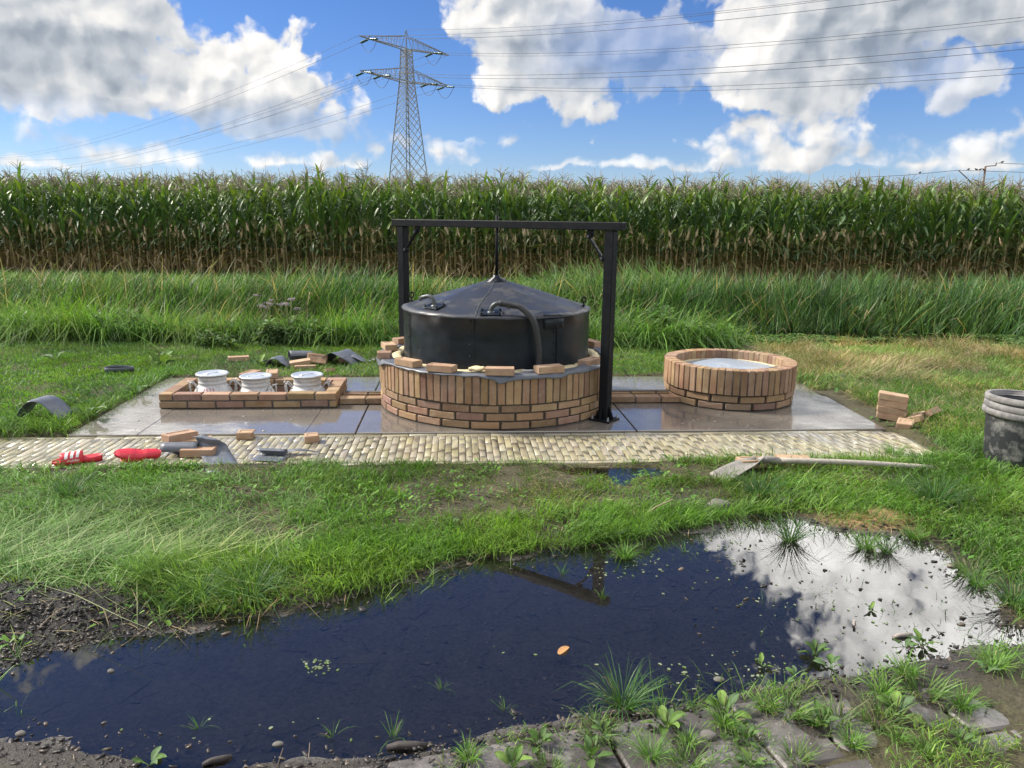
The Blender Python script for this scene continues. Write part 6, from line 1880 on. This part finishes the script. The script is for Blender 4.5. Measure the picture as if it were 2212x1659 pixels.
# ---------------- wet debris: wood chips, stones, twigs, floating leaves
def scatter_boxes(name, label, cat, P, S, ang, col, mat, tilt=.25, rng=None):
    b = np.array([(x, y, z) for x in (-.5, .5) for y in (-.5, .5) for z in (-.5, .5)])
    Fq = np.array([(0, 1, 3, 2), (4, 6, 7, 5), (0, 4, 5, 1), (2, 3, 7, 6), (0, 2, 6, 4), (1, 5, 7, 3)])
    n = len(P); V = b[None] * S[:, None] * (1 + rng.normal(0, .13, (n, 8, 3)))
    tx = rng.normal(0, tilt, n)
    y, z = V[:, :, 1].copy(), V[:, :, 2].copy(); x = V[:, :, 0].copy()
    z = z + x * np.sin(tx)[:, None]
    c, s = np.cos(ang)[:, None], np.sin(ang)[:, None]
    V = np.stack([x * c - y * s, x * s + y * c, z], -1) + P[:, None]
    me = np_mesh(name, V.reshape(-1, 3), [(Fq[None] + (np.arange(n) * 8)[:, None, None]).reshape(-1, 4)], np.repeat(col, 8, 0))
    return tag(link_mesh(name, me, mat), label, cat, kind='stuff')
def build_debris():
    rng = np.random.default_rng(8)
    n = 42000; x = rng.uniform(-2.7, 2.8, n); y = rng.uniform(1.7, 3.8, n); sd = SDP(x, y)
    pu, pv = pave_uv(x, y)
    edge = np.exp(-(sd / .10) ** 2); inside = (sd < 0) * .16 * sstep(.42, .6, fbm(x * 2.2, y * 2.2, 151)); right = (sd < 0) * (x > .9) * .12
    mudl = 1.1 * np.exp(-(((x + 1.9) / .85) ** 2 + ((y - 2.5) / .28) ** 2))
    pav = ((pv < .03) & (pu > .7)) * .10 * sstep(.42, .6, fbm(x * 4, y * 4, 33))
    k = rng.random(n) < np.clip(edge * .75 * (sd > -.2) + inside + right + mudl * (sd > -.05) + pav, 0, 1) * (.35 + fbm(x * 5, y * 5, 88)); x, y, sd, pv, pu = x[k], y[k], sd[k], pv[k], pu[k]; n = len(x)
    L = np.clip(rng.lognormal(-4.55, .45, n), .004, .032); S = np.stack([L, L * rng.uniform(.25, .7, n), L * rng.uniform(.10, .3, n)], 1)
    z = gz(x, y) + S[:, 2] * .3
    z = np.where((pv < 0) & (pu > -.3), np.maximum(z, .006 + .01 * rng.random(n)), z)
    flo = (rng.random(n) < .16) & (sd < 0) & ((x > .7) | (sd > -.12)); z = np.where(flo, WATER + .002, z)
    pal = np.array([(.030, .024, .020), (.045, .035, .028), (.020, .017, .015), (.085, .068, .052), (.13, .10, .075), (.028, .026, .028)])
    col = pal[rng.choice(6, n, p=[.28, .2, .25, .12, .05, .1])] * rng.uniform(.8, 1.3, (n, 1)); col = np.where(((sd < -.03) & ~flo)[:, None], col * 1.6 + .055, col)
    scatter_boxes('wood_chips', 'dark wet wood chips and litter in and around the puddle', 'debris', np.stack([x, y, z], 1), S, rng.uniform(0, 6.28, n), col, MAT['chip'], .3, rng)
    # pale straw and stalks lying on the bottom
    n = 700; x = rng.uniform(-1.6, 2.3, n); y = rng.uniform(1.9, 3.3, n); sd = SDP(x, y); k = (sd < .05) & (rng.random(n) < .25 + .9 * sstep(.45, .65, fbm(x * 2, y * 2, 12))); x, y = x[k], y[k]; n = len(x)
    L = rng.uniform(.03, .14, n); S = np.stack([L, L * 0 + .0022, L * 0 + .0018], 1)
    scatter_boxes('sunken_straw', 'brown stalks lying on the bottom of the puddle', 'debris', np.stack([x, y, gz(x, y) + .004], 1), S, rng.uniform(0, 6.28, n), np.array([(.16, .12, .08)]) * rng.uniform(.6, 1.4, (n, 1)), MAT['chip'], .05, rng)
    # floating round leaves
    pts = []
    for (px, py, m_, r_) in ((690, 1440, 34, 45), (1500, 1440, 16, 90), (1640, 1445, 40, 70), (1390, 1215, 26, 60), (1310, 1235, 18, 50), (1560, 1180, 46, 80), (1480, 1240, 10, 110), (1900, 1370, 40, 160), (1700, 1300, 26, 120), (1250, 1470, 8, 200), (560, 1560, 8, 200)):
        for _ in range(m_):
            p = gp(px + rng.normal(0, r_ * .5), py + rng.normal(0, r_ * .22), WATER + .002)
            if SDP(p[0:1], p[1:2])[0] < .02: pts.append(p)
    V, C, Fs = [], [], []; a = np.arange(8) * math.pi / 4
    for p in pts:
        r = rng.uniform(.003, .0085); e = rng.uniform(.35, .85); t = rng.uniform(0, 6.28); z = rng.normal(0, .0012, 8)
        q = np.stack([r * np.cos(a), r * e * np.sin(a)], 1); q = np.stack([q[:, 0] * math.cos(t) - q[:, 1] * math.sin(t), q[:, 0] * math.sin(t) + q[:, 1] * math.cos(t), np.abs(z)], 1)
        V.append(p + q); C.append(np.tile(np.array([(.20, .26, .15), (.13, .2, .07), (.26, .3, .2)][rng.integers(0, 3)]), (8, 1)))
    n = len(V); me = np_mesh('floating_leaves', np.concatenate(V), [np.arange(n * 8).reshape(n, 8)], np.concatenate(C)); tag(link_mesh('floating_leaves', me, MAT['weed']), 'small pale leaves floating on the puddle', 'floating leaves', kind='stuff')
    # gravel on the pavers and slab
    n = 900; q = rng.random(n); pu = rng.uniform(-.4, 2.6, n); pv = rng.uniform(-1.2, 0, n); x = EDGE_A[0] + pu * E1[0] + pv * E2[0]; y = EDGE_A[1] + pu * E1[1] + pv * E2[1]
    L = np.clip(rng.lognormal(-6.0, .4, n), .0012, .007); S = np.stack([L, L * .8, L * .6], 1)
    scatter_boxes('gravel', 'small pale grit scattered on the pavers', 'gravel', np.stack([x, y, .010 + 0 * x], 1), S, rng.uniform(0, 6.28, n), np.array([(.38, .35, .31)]) * rng.uniform(.4, 1.5, (n, 1)), MAT['chip'], .2, rng)
    n = 420; u = rng.uniform(-2.6, 3.1, n); v = rng.uniform(5.36, 7.25, n); x, y = u * CT - v * ST, u * ST + v * CT
    k = (np.hypot(x - TC[0], y - TC[1]) > 1.0) & (np.hypot(x - BC[0], y - BC[1]) > .6) & ~((u > -2.38) & (u < -.9) & (v > 6.05) & (v < 6.77)); x, y = x[k], y[k]; n = len(x)
    L = np.clip(rng.lognormal(-5.2, .45, n), .002, .02); S = np.stack([L, L * .8, L * .35], 1)
    scatter_boxes('mortar_crumbs', 'pale mortar crumbs scattered on the wet slab', 'debris', np.stack([x, y, .001 + 0 * x], 1), S, rng.uniform(0, 6.28, n), np.array([(.55, .50, .42)]) * rng.uniform(.6, 1.2, (n, 1)), MAT['chip'], .1, rng)
    # orange leaf, clods, sticks
    p = gp(1217, 1404, WATER + .003); m = MB(); R = random.Random(2)
    G = [[(x_, y_ * (1 - (x_ / .034) ** 2) ** .5 * 1.0, .004 * math.cos(x_ * 60) + .004 * abs(y_) * 60 * .3) for y_ in np.linspace(-.014, .014, 5)] for x_ in np.linspace(-.032, .032, 9)]
    m.grid(np.array(G), (.50, .27, .12)); tag(m.build('fallen_leaf', MAT['straw'], loc=p, rotz=.95), 'orange-brown leaf floating alone on the dark water', 'leaf')
    def clod(px, py, s, lab, seed, name='stone', mt='stone'):
        p = ground_at(px, py); bm = bmesh.new(); bmesh.ops.create_icosphere(bm, subdivisions=3, radius=1)
        r_ = random.Random(seed); o_ = [r_.uniform(0, 50) for _ in range(3)]
        for v in bm.verts:
            c = v.co; k = .72 + .5 * float(fbm(c.x * 1.6 + o_[0] + c.z, c.y * 1.6 + o_[1] - c.z, seed)) + .14 * float(fbm(c.x * 6 + o_[2] + c.z * 5, c.y * 6 + c.z * 5, seed)); v.co = Vector((c.x * s[0], c.y * s[1], c.z * s[2])) * k
        me = bpy.data.meshes.new(name); bm.to_mesh(me); bm.free(); me.polygons.foreach_set('use_smooth', [True] * len(me.polygons))
        o = link_mesh(name, me, MAT[mt]); o.location = p + np.array([0, 0, s[2] * .4]); tag(o, lab, 'stone' if name == 'stone' else 'clod', 'stones and clods')
    clod(1553, 1098, (.065, .045, .035), 'grey crumbly mortar clod at the far bank of the puddle', 1)
    clod(1695, 1092, (.055, .04, .03), 'smooth dark stone between the clod and the sand patch', 2)
    clod(240, 1452, (.012, .009, .008), 'small pinkish stone in the shallow at the black mud', 3); clod(45, 1587, (.013, .010, .008), 'pale pebble near the lower border of the puddle', 4)
    clod(1553, 1470, (.018, .014, .008), 'dark wet lump rising from the water near the floating leaves', 5); clod(1815, 818, (.06, .045, .03), 'pale mortar lump in the dry grass beside the basin', 6)
    clod(1530, 1592, (.026, .02, .012), 'grey broken lump at the paver edge by the round cushion', 7); clod(600, 1610, (.016, .011, .008), 'dark lump at the waterline left of the pavers', 8)
    # clods of black mud on the outer bank
    n = 6500; x = rng.uniform(-2.8, -1.0, n); y = rng.uniform(2.15, 2.9, n); sd = SDP(x, y); k = (sd > .0) & (rng.random(n) < np.exp(-(((x + 1.9) / .7) ** 2 + ((y - 2.5) / .25) ** 2))); x, y = x[k], y[k]; n = len(x)
    L = np.clip(rng.lognormal(-4.7, .45, n), .004, .025); S = np.stack([L, L * rng.uniform(.5, .9, n), L * rng.uniform(.3, .6, n)], 1)
    scatter_boxes('mud_clods', 'crumbled black mud on the outer bank of the puddle', 'mud', np.stack([x, y, gz(x, y)], 1), S, rng.uniform(0, 6.28, n), np.array([(.020, .017, .016)]) * rng.uniform(.6, 1.8, (n, 1)), MAT['chip'], .4, rng)
    for (px, py, L, rz, lab) in ((1950, 1378, .085, .25, 'pale weathered stick floating in the cloud reflection'), (1845, 1350, .05, 1.2, 'short grey chip of wood sticking out of the cloud reflection'), (880, 1618, .12, .1, 'dark half-sunken stick at the paver edge'), (1335, 1545, .10, .0, 'dark stick lying under the spiky grass tuft'), (470, 1648, .08, .5, 'dark piece of wood at the gravelly lower shore')):
        p = ground_at(px, py); p[2] = max(p[2], WATER) + .004; m = MB(); c = (.32, .28, .25) if 'pale' in lab or 'grey' in lab else (.05, .042, .038)
        m.tube([(-L / 2, 0, 0), (-L * .2, .003, .003), (L * .2, -.002, .002), (L / 2, .002, 0)], [L * .07, L * .11, L * .12, L * .06], 7, col=c); tag(m.build('stick', MAT['twig'], loc=p, rotz=rz), lab, 'stick', 'sticks in the puddle')
    # dry broken stem on the bank
    p = ground_at(1375, 1125); m = MB(); m.tube([(0, 0, 0), (.10, .02, .07), (.19, .05, .10), (.185, .05, .06)], [.004, .004, .003, .002], 6, col=(.42, .33, .2)); m.tube([(0, 0, 0), (-.02, 0, .06)], .003, 5, col=(.42, .33, .2))
    tag(m.build('dry_stem', MAT['twig'], loc=p), 'dry broken straw-coloured stem next to the grey clod', 'stem')
build_debris()
